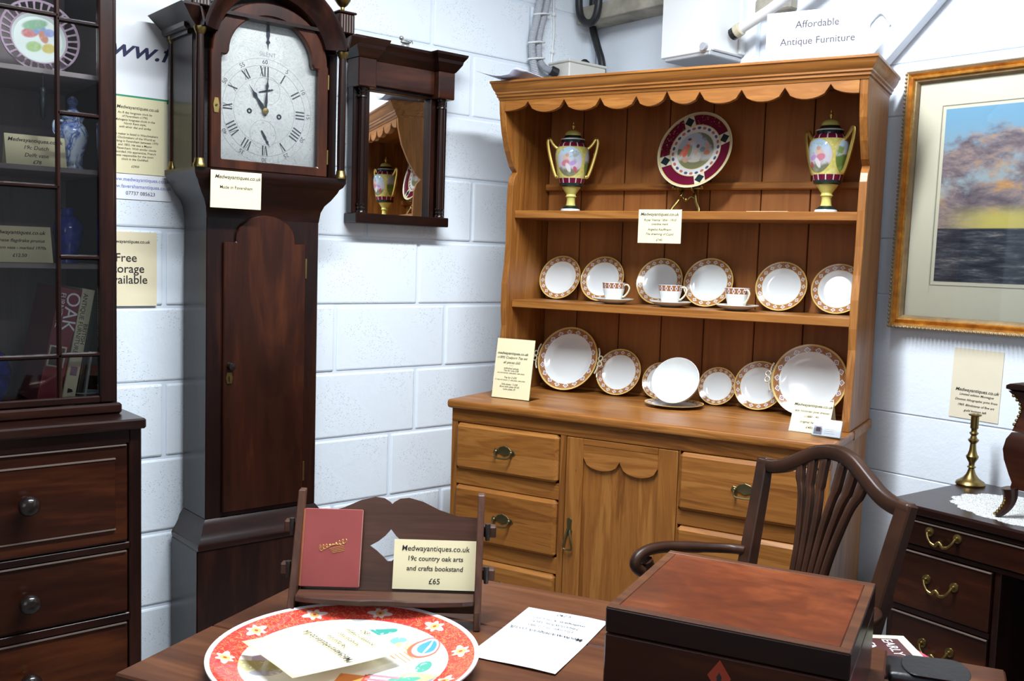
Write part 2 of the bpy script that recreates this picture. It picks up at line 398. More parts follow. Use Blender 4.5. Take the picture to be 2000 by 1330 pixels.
# ------------------------------------------------------------------ bureau bookcase (faces +X)
MH, MHY = wood('mahogany', 'z'), wood('mahogany', 'y'); TAU = wood('hazy_taupe', 'z'); TAUY = wood('hazy_taupe', 'y')
M_LINE = plain('edge_highlight', (.15, .11, .09), .4)  # paler brown: highlights along beads and flutes put into the colour
bu = thing('bureau_bookcase', 'dark mahogany bureau bookcase with glazed upper doors and round drawer knobs', 'bookcase', T(0, 0, 0))
Y0, Y1 = -2.94, -1.975
for y in (Y0, Y1-.03): bx('side_panel', MH, bu, .02, .485, y, y+.03, .0, .92, .003)
bx('back_panel', MH, bu, .02, .035, Y0+.03, Y1-.03, .0, .92)
bx('top_board', MHY, bu, .02, .505, Y0-.005, Y1+.005, .92, .945, .004)
bx('front_rail', MHY, bu, .462, .489, Y0+.03, Y1-.03, .885, .92, .002)
bx('front_rail', MHY, bu, .462, .489, Y0+.03, Y1-.03, .625, .642, .002)
bx('front_rail', MHY, bu, .462, .489, Y0+.03, Y1-.03, .446, .466, .002)
bx('front_rail', MHY, bu, .462, .489, Y0+.03, Y1-.03, .25, .272, .002)
bx('plinth', MHY, bu, .40, .487, Y0+.03, Y1-.03, .0, .075, .002)
FLY = wood('flame', 'y')
def knob(par, x, y, z):
    MB().lathe([(0, 0), (.011, 0), (.010, .010), (.016, .018), (.0225, .026), (.0235, .034), (.020, .043), (.011, .048), (0, .049)], 20, T(x, y, z) @ RY(R(90))).build('knob', plain('ebonised_wood', (.012, .007, .006), .2), par, 0, 50)
yl, yr = Y0+.034, Y1-.034
for z0, z1, inner in ((.646, .883, 1), (.470, .622, 0), (.276, .443, 0), (.079, .247, 0)):
    d = bx('drawer', FLY, bu, .45, .486, yl, yr, z0, z1, .003)
    for a, b in ((z0, z0+.003), (z1-.003, z1)): bx('cock_bead', M_LINE if b == z1 else MHY, d, .486, .4905, yl+.004, yr-.004, a, b)
    if inner:
        bx('inner_panel', FLY, d, .486, .490, yl+.03, yr-.03, z0+.034, z1-.034, .002)
        for a in (z0+.031, z1-.034): bx('cock_bead', M_LINE, d, .486, .492, yl+.03, yr-.03, a, a+.003)
    for y in (-2.238, Y0+.263): knob(d, .49, y, (z0+z1)/2 + (.005 if inner else -.003))
# upper case
XF = .405
bx('upper_side', MH, bu, .02, XF-.02, -2.0-.018, -2.0, .945, 2.20, .002); bx('upper_side', MH, bu, .02, XF-.02, Y0+.02, Y0+.038, .945, 2.20, .002)
bx('upper_back', TAU, bu, .02, .03, Y0+.038, -2.018, .945, 2.2)
bx('upper_base', MHY, bu, .03, XF-.02, Y0+.038, -2.018, .945, .965); bx('upper_top', MHY, bu, .02, XF+.03, Y0, -1.98, 2.2, 2.26, .01)
for z in (1.298, 1.528, 1.755): bx('shelf', TAUY, bu, .03, .345, Y0+.038, -2.018, z, z+.012, .001)
bx('base_moulding', MHY, bu, XF-.022, XF+.006, Y0+.015, -1.996, .9455, .972, .005)
def glazed_door(ya, yb, flip, handle):
    d = thing('door', '', ''); del d['label'], d['category']; d.parent = bu
    for a, b in ((ya, ya+.034), (yb-.034, yb)): bx('stile', MH, d, XF-.02, XF, a, b, .974, 2.198, .003)
    for a, b in ((.974, .992), (2.13, 2.198)): bx('rail', MHY, d, XF-.02, XF, ya+.034, yb-.034, a, b, .003)
    S = lambda u: (yb-.034)-u*(yb-ya-.068) if not flip else (ya+.034)+u*(yb-ya-.068)
    bars = []
    def bar(u0, z0, u1, z1):
        a, b = S(u0), S(u1); v = abs(z1-z0) > .01
        if v: MB().prism([(-.006, 0), (-.0025, .008), (.0025, .008), (.006, 0)], 'z', min(z0, z1), max(z0, z1), T(XF-.012, a, 0) @ RZ(-R(90)) @ Matrix.Diagonal((1, 1, 1, 1))).build('astragal', MH, d)
        else: MB().prism([(-.006, 0), (-.0025, .008), (.0025, .008), (.006, 0)], 'z', min(a, b), max(a, b), T(XF-.012, 0, z0) @ Matrix(((0, 1, 0, 0), (0, 0, 1, 0), (1, 0, 0, 0), (0, 0, 0, 1)))).build('astragal', MHY, d)
    us = (.235, .765); h = {0: (1.093, 1.327, 1.663, 1.876), 1: (1.091, 1.490, 1.884), 2: (1.093, 1.327, 1.663, 1.876)}
    ue = (0, us[0], us[1], 1)
    for u in us: bar(u, .992, u, 2.13)
    for c in range(3):
        zz = (.992,) + h[c] + (2.13,)
        for z in h[c]: bar(ue[c], z, ue[c+1], z)
        for a, b in zip(zz, zz[1:]):
            p, q = sorted((S(ue[c]), S(ue[c+1])))
            MB().box(XF-.0145, XF-.0125, p+.002, q-.002, a+.002, b-.002).build('pane', M_GLASS, d)
    return d
glazed_door(-2.468, -2.012, 0, 0); glazed_door(-2.926, -2.470, 1, 0)
# ------------------------------------------------------------------ what stands inside the bookcase
def fruit_plate():
    t = thing('fruit_plate', 'pierced rim plate painted with fruit on the top shelf behind glass', 'plate', T(.235, -2.137, 1.768+.085) @ RY(R(78)) @ RZ(R(90)))
    g = G('painted_fruit'); x, y, z = g.xyz()
    c = (.72, .78, .74)
    for cx, cy, rx, ry, col in ((-.018, .012, .020, .012, (.55, .16, .16)), (.004, .022, .016, .010, (.20, .32, .55)), (-.006, .034, .03, .012, (.22, .42, .25)), (-.012, -.022, .018, .013, (.35, .52, .18)), (.022, -.022, .016, .012, (.62, .50, .12)), (.012, .006, .010, .016, (.55, .22, .14)), (.026, .018, .012, .010, (.25, .3, .6))):
        c = g.mix(g.m('MULTIPLY', g.ell(x, y, cx, cy, rx, ry, .3, .4), g.m('ADD', .45, g.noise(g.map((90, 90, 90)), 1, 3))), c, col)
    fr = g.set(c, .45, 0, None, .2)
    pk = plain('mauve_glaze', (.50, .36, .46), .2)
    MB().lathe([(0, .004), (.055, .004), (.062, .010), (.062, .006), (.055, 0), (0, 0)], 40).build('well', fr, t, 0, 40)
    MB().lathe([(.062, .010), (.066, .0125), (.066, .009), (.062, .006), (.062, .010)], 40).build('inner_rim', pk, t, 0, 40)
    MB().lathe([(.086, .021), (.091, .023), (.091, .019), (.086, .017), (.086, .021)], 40).build('outer_rim', pk, t, 0, 40)
    me = MB().strip([(.064, 0, .0098), (.075, 0, .0145), (.088, 0, .020)], [.0028, .0020, .0030], .0015).mesh('rib')
    for i in range(30): inst('rim_rib', me, pk, t, RZ(2*pi*i/30))
fruit_plate()
def lathe_thing(name, label, cat, parts, M, group=None, n=28):
    t = thing(name, label, cat, M, group)
    for nm, prof, mat in parts: MB().lathe(prof, n).build(nm, mat, t, 0, 45)
    return t
g = G('delft_blue'); n = g.noise(g.map((26, 26, 20)), 1, 4, .6, 1.2)
M_DELFT = g.set(g.ramp(n, [(.43, (.62, .70, .80)), (.50, (.25, .34, .62)), (.55, (.06, .10, .38)), (.60, (.66, .73, .82))]), .15)
v = lathe_thing('delft_vase', 'blue and white lidded baluster vase standing behind the Dutch vase card', 'vase', [
    ('body', [(0, 0), (.026, 0), (.027, .008), (.022, .02), (.023, .035), (.034, .075), (.036, .092), (.030, .108), (.022, .118), (.026, .128), (.027, .132), (0, .132)], M_DELFT),
    ('lid', [(0, .132), (.024, .132), (.024, .138), (.012, .15), (.008, .158), (.013, .166), (.013, .174), (.006, .182), (0, .184)], M_DELFT)], T(.25, -2.062, 1.5405))
MB().tube(smooth_path([(0, -.022, .12), (0, -.042, .118), (0, -.045, .095), (0, -.034, .08)]), .004, 6).build('handle', M_DELFT, v, 0, 60)
g = G('cobalt_glaze'); n = g.noise(g.map((18, 18, 18)), 1, 3)
M_COB = g.set(g.ramp(n, [(.4, (.015, .025, .22)), (.62, (.05, .08, .45)), (.75, (.45, .52, .7))]), .1)
lathe_thing('cobalt_vase', 'cobalt blue ginger vase on the third shelf beside the prunus card', 'vase', [
    ('body', [(0, 0), (.022, 0), (.02, .01), (.028, .04), (.036, .075), (.034, .098), (.022, .114), (.014, .120), (.015, .134), (.017, .137), (0, .137)], M_COB)], T(.25, -2.075, 1.3105))
lathe_thing('cobalt_jar', 'round cobalt blue jar on the lowest bookcase shelf', 'jar', [
    ('body', [(0, 0), (.03, 0), (.05, .04), (.055, .08), (.04, .12), (.025, .13), (.025, .145), (0, .145)], M_COB), ('lid', [(0, .145), (.028, .145), (.024, .158), (.008, .166), (.008, .176), (0, .178)], M_COB)], T(.24, -2.262, .966))
for i in range(3):
    o = MB().lathe([(0, .0), (.022, 0), (.034, .008), (.034, .010), (.022, .003), (0, .003)], 28).build('small_saucer', plain('pale_blue_glaze', (.42, .58, .62), .2), None, 0, 45)
    o.matrix_world = T(.315, -2.0535, .9655+.0085*i); tag(o, ('lowest', 'middle', 'topmost')[i] + ' pale blue saucer in the low stack beside the leaning books', 'saucer', 'stack of saucers in the bookcase')
def tent_card(name, label, w, h, M, lines, mat=None, fold=.6, head=True):
    t = thing(name, label, 'card', M); m = mat or M_CREAM
    a = fold*.5
    f = MB().box(-w/2, w/2, 0, h, -.0003, .0003).build('front_leaf', m, t, 0, None, RX(-a*.9))
    MB().box(-w/2, w/2, 0, h, -.0003, .0003).build('rear_leaf', m, t, 0, None, T(0, 0, -2*h*sin(a*.9)) @ RX(a*.9))
    for s, size, y, sh, b in lines: text(f, s, size, 0, y, M_INK, .0008, sh, b)
    return t
def stand_M(M3): return M3
# bookcase cards: local frame x right, y up, z toward viewer
CW = lambda x, y, z, rz=0: T(x, y, z) @ RZ(rz) @ basis((0, 0, 0), (0, 1, 0), (0, 0, 1))
tent_card('vase_card', 'folded cream card for the Dutch vase behind glass', .135, .078, CW(.30, -2.158, 1.5405), [('Medwayantiques.co.uk', .0135, .064, .3, .012), ('19c Dutch', .0135, .046, .3, .004), ('Delft vase', .0135, .027, .3, .004), ('£78', .0125, .010, .2, .006)])
tent_card('prunus_card', 'folded cream card with four typed lines on the third bookcase shelf', .15, .09, CW(.29, -2.196, 1.3105), [('Medwayantiques.co.uk', .0135, .074, .3, .012), ('Chinese flagdrake prunus', .0115, .054, .3, .004), ('pattern vase - marked 1970s', .0105, .036, .3, .004), ('£12.50', .0115, .017, .2, .006)])
def book(name, label, w, h, d, cover, M, pages=None, bev=.002):
    # spine towards +x local; w thickness along y, h along z, d depth along -x
    t = thing(name, label, 'book', M)
    bx('cover', cover, t, -d, -d+.001, -w/2, w/2, 0, h); c = MB().box(-.004, 0, -w/2, w/2, 0, h).build('spine', cover, t, bev, None, None, 2)
    for s in (-1, 1): bx('board', cover, t, -d, -.003, s*w/2-.0015*s-.0015, s*w/2-.0015*s+.0015, 0, h)
    bx('pages', pages or plain('page_edges', (.70, .64, .50), .8), t, -d+.003, -.004, -w/2+.003, w/2-.003, .003, h-.003)
    return t, c
SP = basis((.0006, 0, 0), (0, 0, -1), (0, 1, 0))   # spine lettering reading downwards
lean = lambda y, a, x=.34: T(x, y, .9655+.026*sin(a)) @ RX(-a)
M_RED = plain('maroon_jacket', (.22, .02, .035), .35)
t, c = book('oak_book', 'thick maroon book about oak furniture leaning in the bookcase', .052, .285, .20, M_RED, lean(-2.150, .20))
sp = MB().box(-.142, .142, -.024, .024, -.0002, .0002).build('spine_print', M_RED, t, 0, None, T(0, 0, .1425) @ SP)
text(sp, 'OAK', .046, -.086, .008, M_PAPER, .0006); text(sp, 'FURNITURE', .0165, -.086, -.0155, M_PAPER, .0006)
MB().box(.0, .052, -.022, .018, .0002, .0005).build('picture_border', plain('page_edges', (1, 1, 1)), sp); MB().box(.004, .048, -.018, .014, .0005, .0008).build('picture', plain('brown_print', (.11, .06, .04), .5), sp)
t, c = book('antique_book', 'cream jacketed book about antique furniture leaning beside the maroon book', .03, .283, .19, plain('cream_jacket', (.66, .62, .42), .4), lean(-2.104, .185))
sp = MB().box(-.14, .14, -.0135, .0135, -.0002, .0002).build('spine_print', plain('cream_jacket', (1, 1, 1)), t, 0, None, T(0, 0, .1415) @ SP)
text(sp, 'BRITISH', .015, -.03, .0065, M_INK, .0006); text(sp, 'ANTIQUE FURNITURE', .0152, -.055, -.006, M_INK, .0006)
MB().box(.052, .074, -.008, .008, .0002, .0005).build('emblem', plain('mauve_print', (.24, .17, .26), .5), sp); MB().prism([(-.006, -.006), (.006, -.006), (.002, .007), (-.004, .004)], 'z', .0002, .0005, T(.112, 0, 0)).build('publisher_mark', M_INK, sp)
book('dark_book', 'thin dark green book with yellow lettering leaning at the right end', .012, .25, .18, plain('dark_green_jacket', (.025, .032, .02), .35), lean(-2.079, .175, .335))
book('slim_book', 'slim grey pamphlet leaning between the cream book and the saucers', .006, .125, .15, plain('grey_jacket', (.35, .38, .38), .4), lean(-2.066, .15, .345))
t = MB().box(-.003, .003, -.04, .04, 0, .13).build('small_picture', plain('dark_frame', (.03, .025, .025), .5), None, .002); t.matrix_world = T(.047, -2.235, 1.3105) @ RY(-.10)
tag(t, 'small dark frame propped against the back of the third shelf', 'frame')
# key tassel hanging from the shelf edge
t = thing('hanging_tassel', 'dark tasselled cord hanging from the top shelf of the bookcase', 'tassel', T(.352, -2.158, 1.755))
MB().tube([(0, 0, 0), (0, 0, -.035)], .0022, 6).build('cord', M_BLACK, t)
MB().lathe([(0, -.03), (.007, -.036), (.009, -.045), (.006, -.055), (.008, -.06), (.006, -.10), (0, -.11)], 10).build('tassel', M_BLACK, t, 0, 60)

# ------------------------------------------------------------------ longcase clock (faces +X); local: x right (=+Y), y out of the wall... built in world axes
ck = thing('longcase_clock', 'tall mahogany longcase clock with arched silvered dial and columned hood', 'clock', T(0, -1.515, 0))
FL = wood('flame', 'z')
XT = .192
# plinth
bx('plinth', MH, ck, .03, .222, -.212, .212, .06, .50, .003); bx('plinth_base', MHY, ck, .03, .236, -.226, .226, 0, .06, .005)
def mould_y(name, prof, y0, y1, mat, par, sides=True):
    # prof: list of (out, z); swept round front and both sides as stacked slabs
    mb = MB()
    for (o1, z1), (o2, z2) in zip(prof, prof[1:]):
        a = [(.03, y0-o1+0, z1), (XT+o1, y0-o1, z1), (XT+o1, y1+o1, z1), (.03, y1+o1, z1)]; b = [(.03, y0-o2, z2), (XT+o2, y0-o2, z2), (XT+o2, y1+o2, z2), (.03, y1+o2, z2)]
        mb.add(a+b, [(0, 1, 5, 4), (1, 2, 6, 5), (2, 3, 7, 6), (3, 0, 4, 7)])
    o1, z1 = prof[0]; o2, z2 = prof[-1]
    mb.add([(.03, y0-o1, z1), (XT+o1, y0-o1, z1), (XT+o1, y1+o1, z1), (.03, y1+o1, z1)], [(3, 2, 1, 0)])
    mb.add([(.03, y0-o2, z2), (XT+o2, y0-o2, z2), (XT+o2, y1+o2, z2), (.03, y1+o2, z2)], [(0, 1, 2, 3)])
    return mb.build(name, mat, par, 0, 35)
mould_y('plinth_moulding', [(.034, .50), (.036, .512), (.032, .522), (.024, .532), (.016, .548), (.012, .562), (.004, .575), (0, .58)], -.176, .176, MHY, ck)
bx('trunk', MH, ck, .03, XT, -.176, .176, .58, 1.50, .002)
# trunk door with break-arch top
def arch_loop(hw, zs, zb, ra, rise, n=14, sh=None):
    # bottom-left, up left side to shoulder zs, in to arch of half width ra, arch of height rise, out and down
    pts = [(-hw, zb), (-hw, zs)]
    pts += [(-ra + 0, zs)] if ra < hw-.001 else []
    for i in range(n+1):
        a = pi - pi*i/n; pts.append((ra*cos(a), zs + (.012 if ra < hw-.001 else 0) + rise*sin(a)))
    pts += [(ra, zs)] if ra < hw-.001 else []
    pts += [(hw, zs), (hw, zb)]
    return pts
dp = arch_loop(.129, 1.378, .594, .092, .068)
d = MB().prism(dp, 'x', XT, XT+.012).build('trunk_door', FL, ck, .003)
MB().lathe([(0, 0), (.011, 0), (.009, .006), (.012, .013), (.010, .018), (0, .019)], 14, T(XT+.012, -.109, 1.023) @ RY(R(90))).build('knob', plain('ebonised_wood', (1, 1, 1)), d, 0, 50)
MB().prism([(-.007, -.016), (.007, -.016), (.010, 0), (.007, .016), (-.007, .016), (-.010, 0)], 'x', XT+.012, XT+.015, T(0, -.112, .989)).build('escutcheon', M_BRASS, d)
MB().box(XT+.015, XT+.024, -.114, -.110, .979, .996).build('key', M_BRASS, d, .001)
for z in (1.306, .689): bx('hinge', M_BRASS, d, XT+.004, XT+.0135, .127, .132, z-.03, z+.03, .001)
mould_y('trunk_cornice', [(0, 1.445), (.004, 1.475), (.012, 1.495), (.026, 1.512), (.040, 1.535), (.044, 1.545), (.052, 1.552), (.058, 1.565), (.058, 1.578)], -.176, .176, MHY, ck)
# hood
hd = thing('hood', '', ''); del hd['label'], hd['category']; hd.parent = ck
HX = .232
for s in (-1, 1): bx('hood_side', MH, hd, .03, .205, s*.212-.012, s*.212+.012, 1.578, 1.945, .002)
outer = arch_loop(.176, 1.905, 1.580, .176, .176); inner = arch_loop(.150, 1.905, 1.607, .128, .110)
def resamp(L, n=80):
    L = [Vector((a, b, 0)) for a, b in L]; d = [0]
    for a, b in zip(L, L[1:]): d.append(d[-1]+(b-a).length)
    out = []; j = 0
    for i in range(n):
        s = d[-1]*i/(n-1)
        while j < len(d)-2 and d[j+1] < s: j += 1
        f = (s-d[j])/max(1e-9, d[j+1]-d[j]); q = L[j].lerp(L[j+1], min(1, max(0, f))); out.append((q.x, q.y))
    return out
# dial door: frame bridging a simple outer outline to the break-arch opening
def paired(inn, hw, zb, top_r, zs):
    out = []
    for (a, b) in inn:
        if b <= zs + 1e-6: out.append((hw*(1 if a > 0 else -1), min(b, zs) if b > zb+.03 else zb-.027))
        else:
            an = math.atan2(b-zs, a); out.append((top_r*cos(an), zs+top_r*sin(an)))
    return out
inn = [(-.150, 1.607), (-.150, 1.70), (-.150, 1.80), (-.150, 1.893), (-.134, 1.893)] + [(.128*cos(pi-pi*i/24), 1.905+.112*sin(pi-pi*i/24)) for i in range(25)] + [(.134, 1.893), (.150, 1.893), (.150, 1.80), (.150, 1.70), (.150, 1.607)]
out = [(-.182, 1.580), (-.182, 1.70), (-.182, 1.80), (-.182, 1.893), (-.182, 1.90)] + [(.178*cos(pi-pi*i/24), 1.905+.150*sin(pi-pi*i/24)) for i in range(25)] + [(.182, 1.90), (.182, 1.893), (.182, 1.80), (.182, 1.70), (.182, 1.580)]
dd = MB().ring(out, inn, 'x', .206, .228).build('dial_door', FL, hd, .003)
MB().prism([(-.006, -.02), (.006, -.02), (.009, 0), (.005, .02), (-.005, .02), (-.009, 0)], 'x', .228, .231, T(0, -.166, 1.752)).build('escutcheon', M_BRASS, dd)
MB().lathe([(0, 0), (.003, 0), (.003, .003), (0, .003)], 8, T(.231, -.166, 1.752) @ RY(R(90))).build('keyhole', M_BLACK, dd)
for z in (1.86, 1.64): bx('hinge', M_BRASS, dd, .215, .2295, .180, .184, z-.022, z+.022, .001)
MB().prism(inn, 'x', .2165, .2185).build('pane', M_GLASS, dd)
# dial
g = G('silvered_dial'); n = g.noise(g.map((8, 8, 8)), 1, 5); f2 = g.noise(g.map((40, 40, 40)), 1, 4, .7, 2.0)
c = g.ramp(n, [(.3, (.47, .47, .45)), (.7, (.60, .60, .57))]); c = g.mix(g.m('MULTIPLY', g.smooth(f2, .49, .5), g.smooth(f2, .53, .52)), c, (.36, .36, .35))
M_DIAL = g.set(c, .35, .25)
dl_ = MB().prism([(a*1.03, b+(.0 if b > 1.62 else -.006)) for a, b in inn], 'x', .195, .199).build('dial', M_DIAL, hd)
DC = (.2, -.008, 1.756)      # dial centre
def on_dial(a, r): return (-.008 + r*sin(a), 1.756 + r*cos(a))
NUM = ['XII', 'I', 'II', 'III', 'IIII', 'V', 'VI', 'VII', 'VIII', 'IX', 'X', 'XI']
DM = lambda y, z, a, x=.1995: basis((x, y, z), (0, cos(a), -sin(a)), (0, sin(a), cos(a)))
M_ENG = plain('black_wax', (.02, .02, .025), .5)
for i, s in enumerate(NUM):
    a = 2*pi*i/12; y, z = on_dial(a, .112); mb = MB(); n = len(s); w = .0095
    x0 = -(n-1)*w/2
    for k, ch in enumerate(s):
        xc = x0+k*w
        if ch == 'I': mb.box(xc-.0018, xc+.0018, -.014, .014, 0, .0005)
        elif ch == 'V': mb.add([(xc-.006, .014, 0), (xc-.002, .014, 0), (xc+.002, -.014, 0), (xc-.001, -.014, 0)], [(0, 1, 2, 3)]); mb.add([(xc+.004, .014, 0), (xc+.0055, .014, 0), (xc+.002, -.014, 0), (xc+.0005, -.014, 0)], [(0, 1, 2, 3)])
        else: mb.add([(xc-.006, .014, 0), (xc-.002, .014, 0), (xc+.006, -.014, 0), (xc+.002, -.014, 0)], [(0, 1, 2, 3)]); mb.add([(xc+.004, .014, 0), (xc+.0055, .014, 0), (xc-.004, -.014, 0), (xc-.0055, -.014, 0)], [(0, 1, 2, 3)])
    mb.build('numeral', M_ENG, dl_, 0, None, DM(y, z, a))
    m5 = text(dl_, str(60 if i == 0 else 5*i), .017, 0, 0, M_ENG, 0); y, z = on_dial(a, .1385); m5.matrix_local = DM(y, z, a)
def circle(r, yc, zc, w=.0006):
    MB().lathe([(r-w, 0), (r+w, 0), (r+w, .0004), (r-w, .0004), (r-w, 0)], 72, basis((.199, yc, zc), (0, 1, 0), (0, 0, 1))).build('engraved_ring', plain('grey_engraving', (.25, .25, .26), .5), dl_)
circle(.128, -.008, 1.756); circle(.094, -.008, 1.756, .0004); circle(.040, .0, 1.815, .0004); circle(.040, -.012, 1.690, .0004); circle(.148, -.008, 1.756, .0004)
for s, r_, yc, zc in (('60', .033, 0, 1.815), ('15', .033, 0, 1.815), ('30', .033, 0, 1.815), ('45', .033, 0, 1.815)):
    a = {'60': 0, '15': pi/2, '30': pi, '45': -pi/2}[s]; tx = text(dl_, s, .008, 0, 0, plain('grey_engraving', (1, 1, 1)), 0); tx.matrix_local = DM(yc+r_*sin(a), zc+r_*cos(a), a)
for s, a in (('31', 0), ('8', pi/2), ('15', pi), ('23', -pi/2)):
    tx = text(dl_, s, .008, 0, 0, plain('grey_engraving', (1, 1, 1)), 0); tx.matrix_local = DM(-.012+.033*sin(a), 1.690+.033*cos(a), a)
tx = text(dl_, 'SILENT', .017, 0, 0, plain('grey_engraving', (1, 1, 1)), 0); tx.matrix_local = DM(.0, 1.916, 0)
def hand(name, yc, zc, a, L, w, tail, x, mat):
    o = MB().prism([(-w*.5, -tail), (w*.5, -tail), (w*.9, L*.25), (w*.35, L*.5), (w*1.1, L*.62), (w*.3, L*.72), (0, L), (-w*.3, L*.72), (-w*1.1, L*.62), (-w*.35, L*.5), (-w*.9, L*.25)], 'z', 0, .001)
    return o.build(name, mat, hd, 0, None, basis((x, yc, zc), (0, cos(a), -sin(a)), (0, sin(a), cos(a))))
M_STEEL = plain('blued_steel', (.02, .022, .035), .35, .6)
hand('hour_hand', -.008, 1.756, R(-36), .086, .006, .01, .2035, M_STEEL); hand('minute_hand', -.008, 1.756, R(4), .115, .0042, .015, .2055, M_STEEL)
hand('seconds_hand', 0, 1.815, R(75), .022, .003, .028, .2015, M_STEEL); hand('date_hand', -.012, 1.690, R(150), .04, .004, .012, .2015, M_STEEL); hand('strike_hand', .0, 1.985, R(180), .055, .006, .02, .2015, M_STEEL)
MB().lathe([(0, 0), (.009, 0), (.009, .008), (0, .009)], 14, T(.2, -.008, 1.756) @ RY(R(90))).build('centre_boss', M_BRASS, hd, 0, 50)
for y, z in ((-.055, 1.752), (.037, 1.745)): MB().lathe([(.0035, 0), (.0075, 0), (.0075, .002), (.0035, .002)], 14, T(.199, y, z) @ RY(R(90))).build('winding_hole', M_STEEL, hd, 0, 50)
# columns
for s in (-1, 1):
    for x, r in ((HX+.012, .0125), (.055, .011)):
        y = s*.219
        cl = MB().lathe([(r*.95, 1.602), (r, 1.66), (r*.98, 1.80), (r*.82, 1.932)], 16).build('column', MH, hd, 0, 60, T(x, y, 0))
        MB().lathe([(0, 1.578), (r*1.45, 1.578), (r*1.45, 1.586), (r*1.15, 1.592), (r*1.05, 1.602), (0, 1.602)], 16).build('brass_base', M_BRASS, cl, 0, 50)
        MB().lathe([(0, 1.932), (r*.9, 1.932), (r*1.1, 1.938), (r*1.35, 1.946), (r*1.35, 1.951), (0, 1.951)], 16).build('brass_capital', M_BRASS, cl, 0, 50)
# arched cornice: profile swept over flat-arch-flat path
def cornice_path(off):
    ra = .168+off; pts = [(-.225-off*1.0, 1.951+off*.9)]; a0 = math.asin(min(1, max(-1, (.046)/ra)))
    pts.append((-ra*cos(a0)-.012, 1.951+off*.9))
    for i in range(25):
        a = pi-a0-(pi-2*a0)*i/24; pts.append((ra*cos(a), 1.905+ra*sin(a)))
    pts += [(ra*cos(a0)+.012, 1.951+off*.9), (.225+off, 1.951+off*.9)]
    return pts
mb = MB(); prof = [(0, .222), (.004, .240), (.012, .244), (.022, .250), (.034, .262), (.046, .272), (.052, .276), (.058, .276)]
rows = [[(x, a, b) for a, b in cornice_path(o)] for o, x in prof] + [[(.03, a, b) for a, b in cornice_path(.058)]]
n = len(rows[0])
for r0, r1 in zip(rows, rows[1:]):
    for i in range(n-1): mb.add([r0[i], r0[i+1], r1[i+1], r1[i]], [(0, 1, 2, 3)])
back = [(.03, a, b) for a, b in cornice_path(0)]
for i in range(n-1): mb.add([rows[0][i], back[i], back[i+1], rows[0][i+1]], [(0, 1, 2, 3)])
for e in (0, n-1): mb.add([r[e] for r in rows] + [back[e]], [list(range(len(rows)+1))])
mb.build('arched_cornice', MH, hd, 0, 35)
mb = MB()                     # frieze filling between door arch and cornice
fo = [(-.232, 1.951), (-.19, 1.951)] + [(.170*cos(pi-.27-(pi-.54)*i/24), 1.905+.170*sin(pi-.27-(pi-.54)*i/24)) for i in range(25)] + [(.19, 1.951), (.232, 1.951)]
MB().prism(fo + [(.232, 1.940), (-.232, 1.940)], 'x', .04, .190).build('frieze', MH, hd)
for s in (-1, 1):
    b = bx('pedestal', MH, hd, .205, .262, s*.222-.027, s*.222+.027, 2.004, 2.062, .003)
    for k in range(5): bx('flute', M_LINE, b, .2620, .2632, s*.222-.0195+k*.009, s*.222-.0165+k*.009, 2.008, 2.058)
    bx('cap', MH, b, .200, .267, s*.222-.031, s*.222+.031, 2.062, 2.068, .002)
    MB().lathe([(0, 0), (.012, 0), (.006, .008), (.006, .016), (.014, .022), (.024, .036), (.026, .048), (.021, .062), (.009, .072), (.006, .082), (.009, .090), (0, .108)], 20, T(.233, s*.222, 2.068)).build('brass_finial', M_BRASS, b, 0, 50)
bx('side_cornice', MH, hd, .03, .205, -.245, -.224, 1.951, 2.0, .006); bx('side_cornice', MH, hd, .03, .205, .224, .245, 1.951, 2.0, .006)
bx('top', MH, hd, .03, .24, -.225, .225, 2.0, 2.01)
pc = sheet('clock_card', 'small cream card hanging over the ledge of the clock hood', 'card', .149, .102, basis((.2535, -1.632, 1.522), (0, 1, 0), (.03, 0, 1)), M_CREAM, .0006)
text(pc, 'Medwayantiques.co.uk', .0148, .004, .034, M_INK, .0012, .28, .012); text(pc, 'Made in Faversham', .0125, .0, .006, M_INK, .0012)

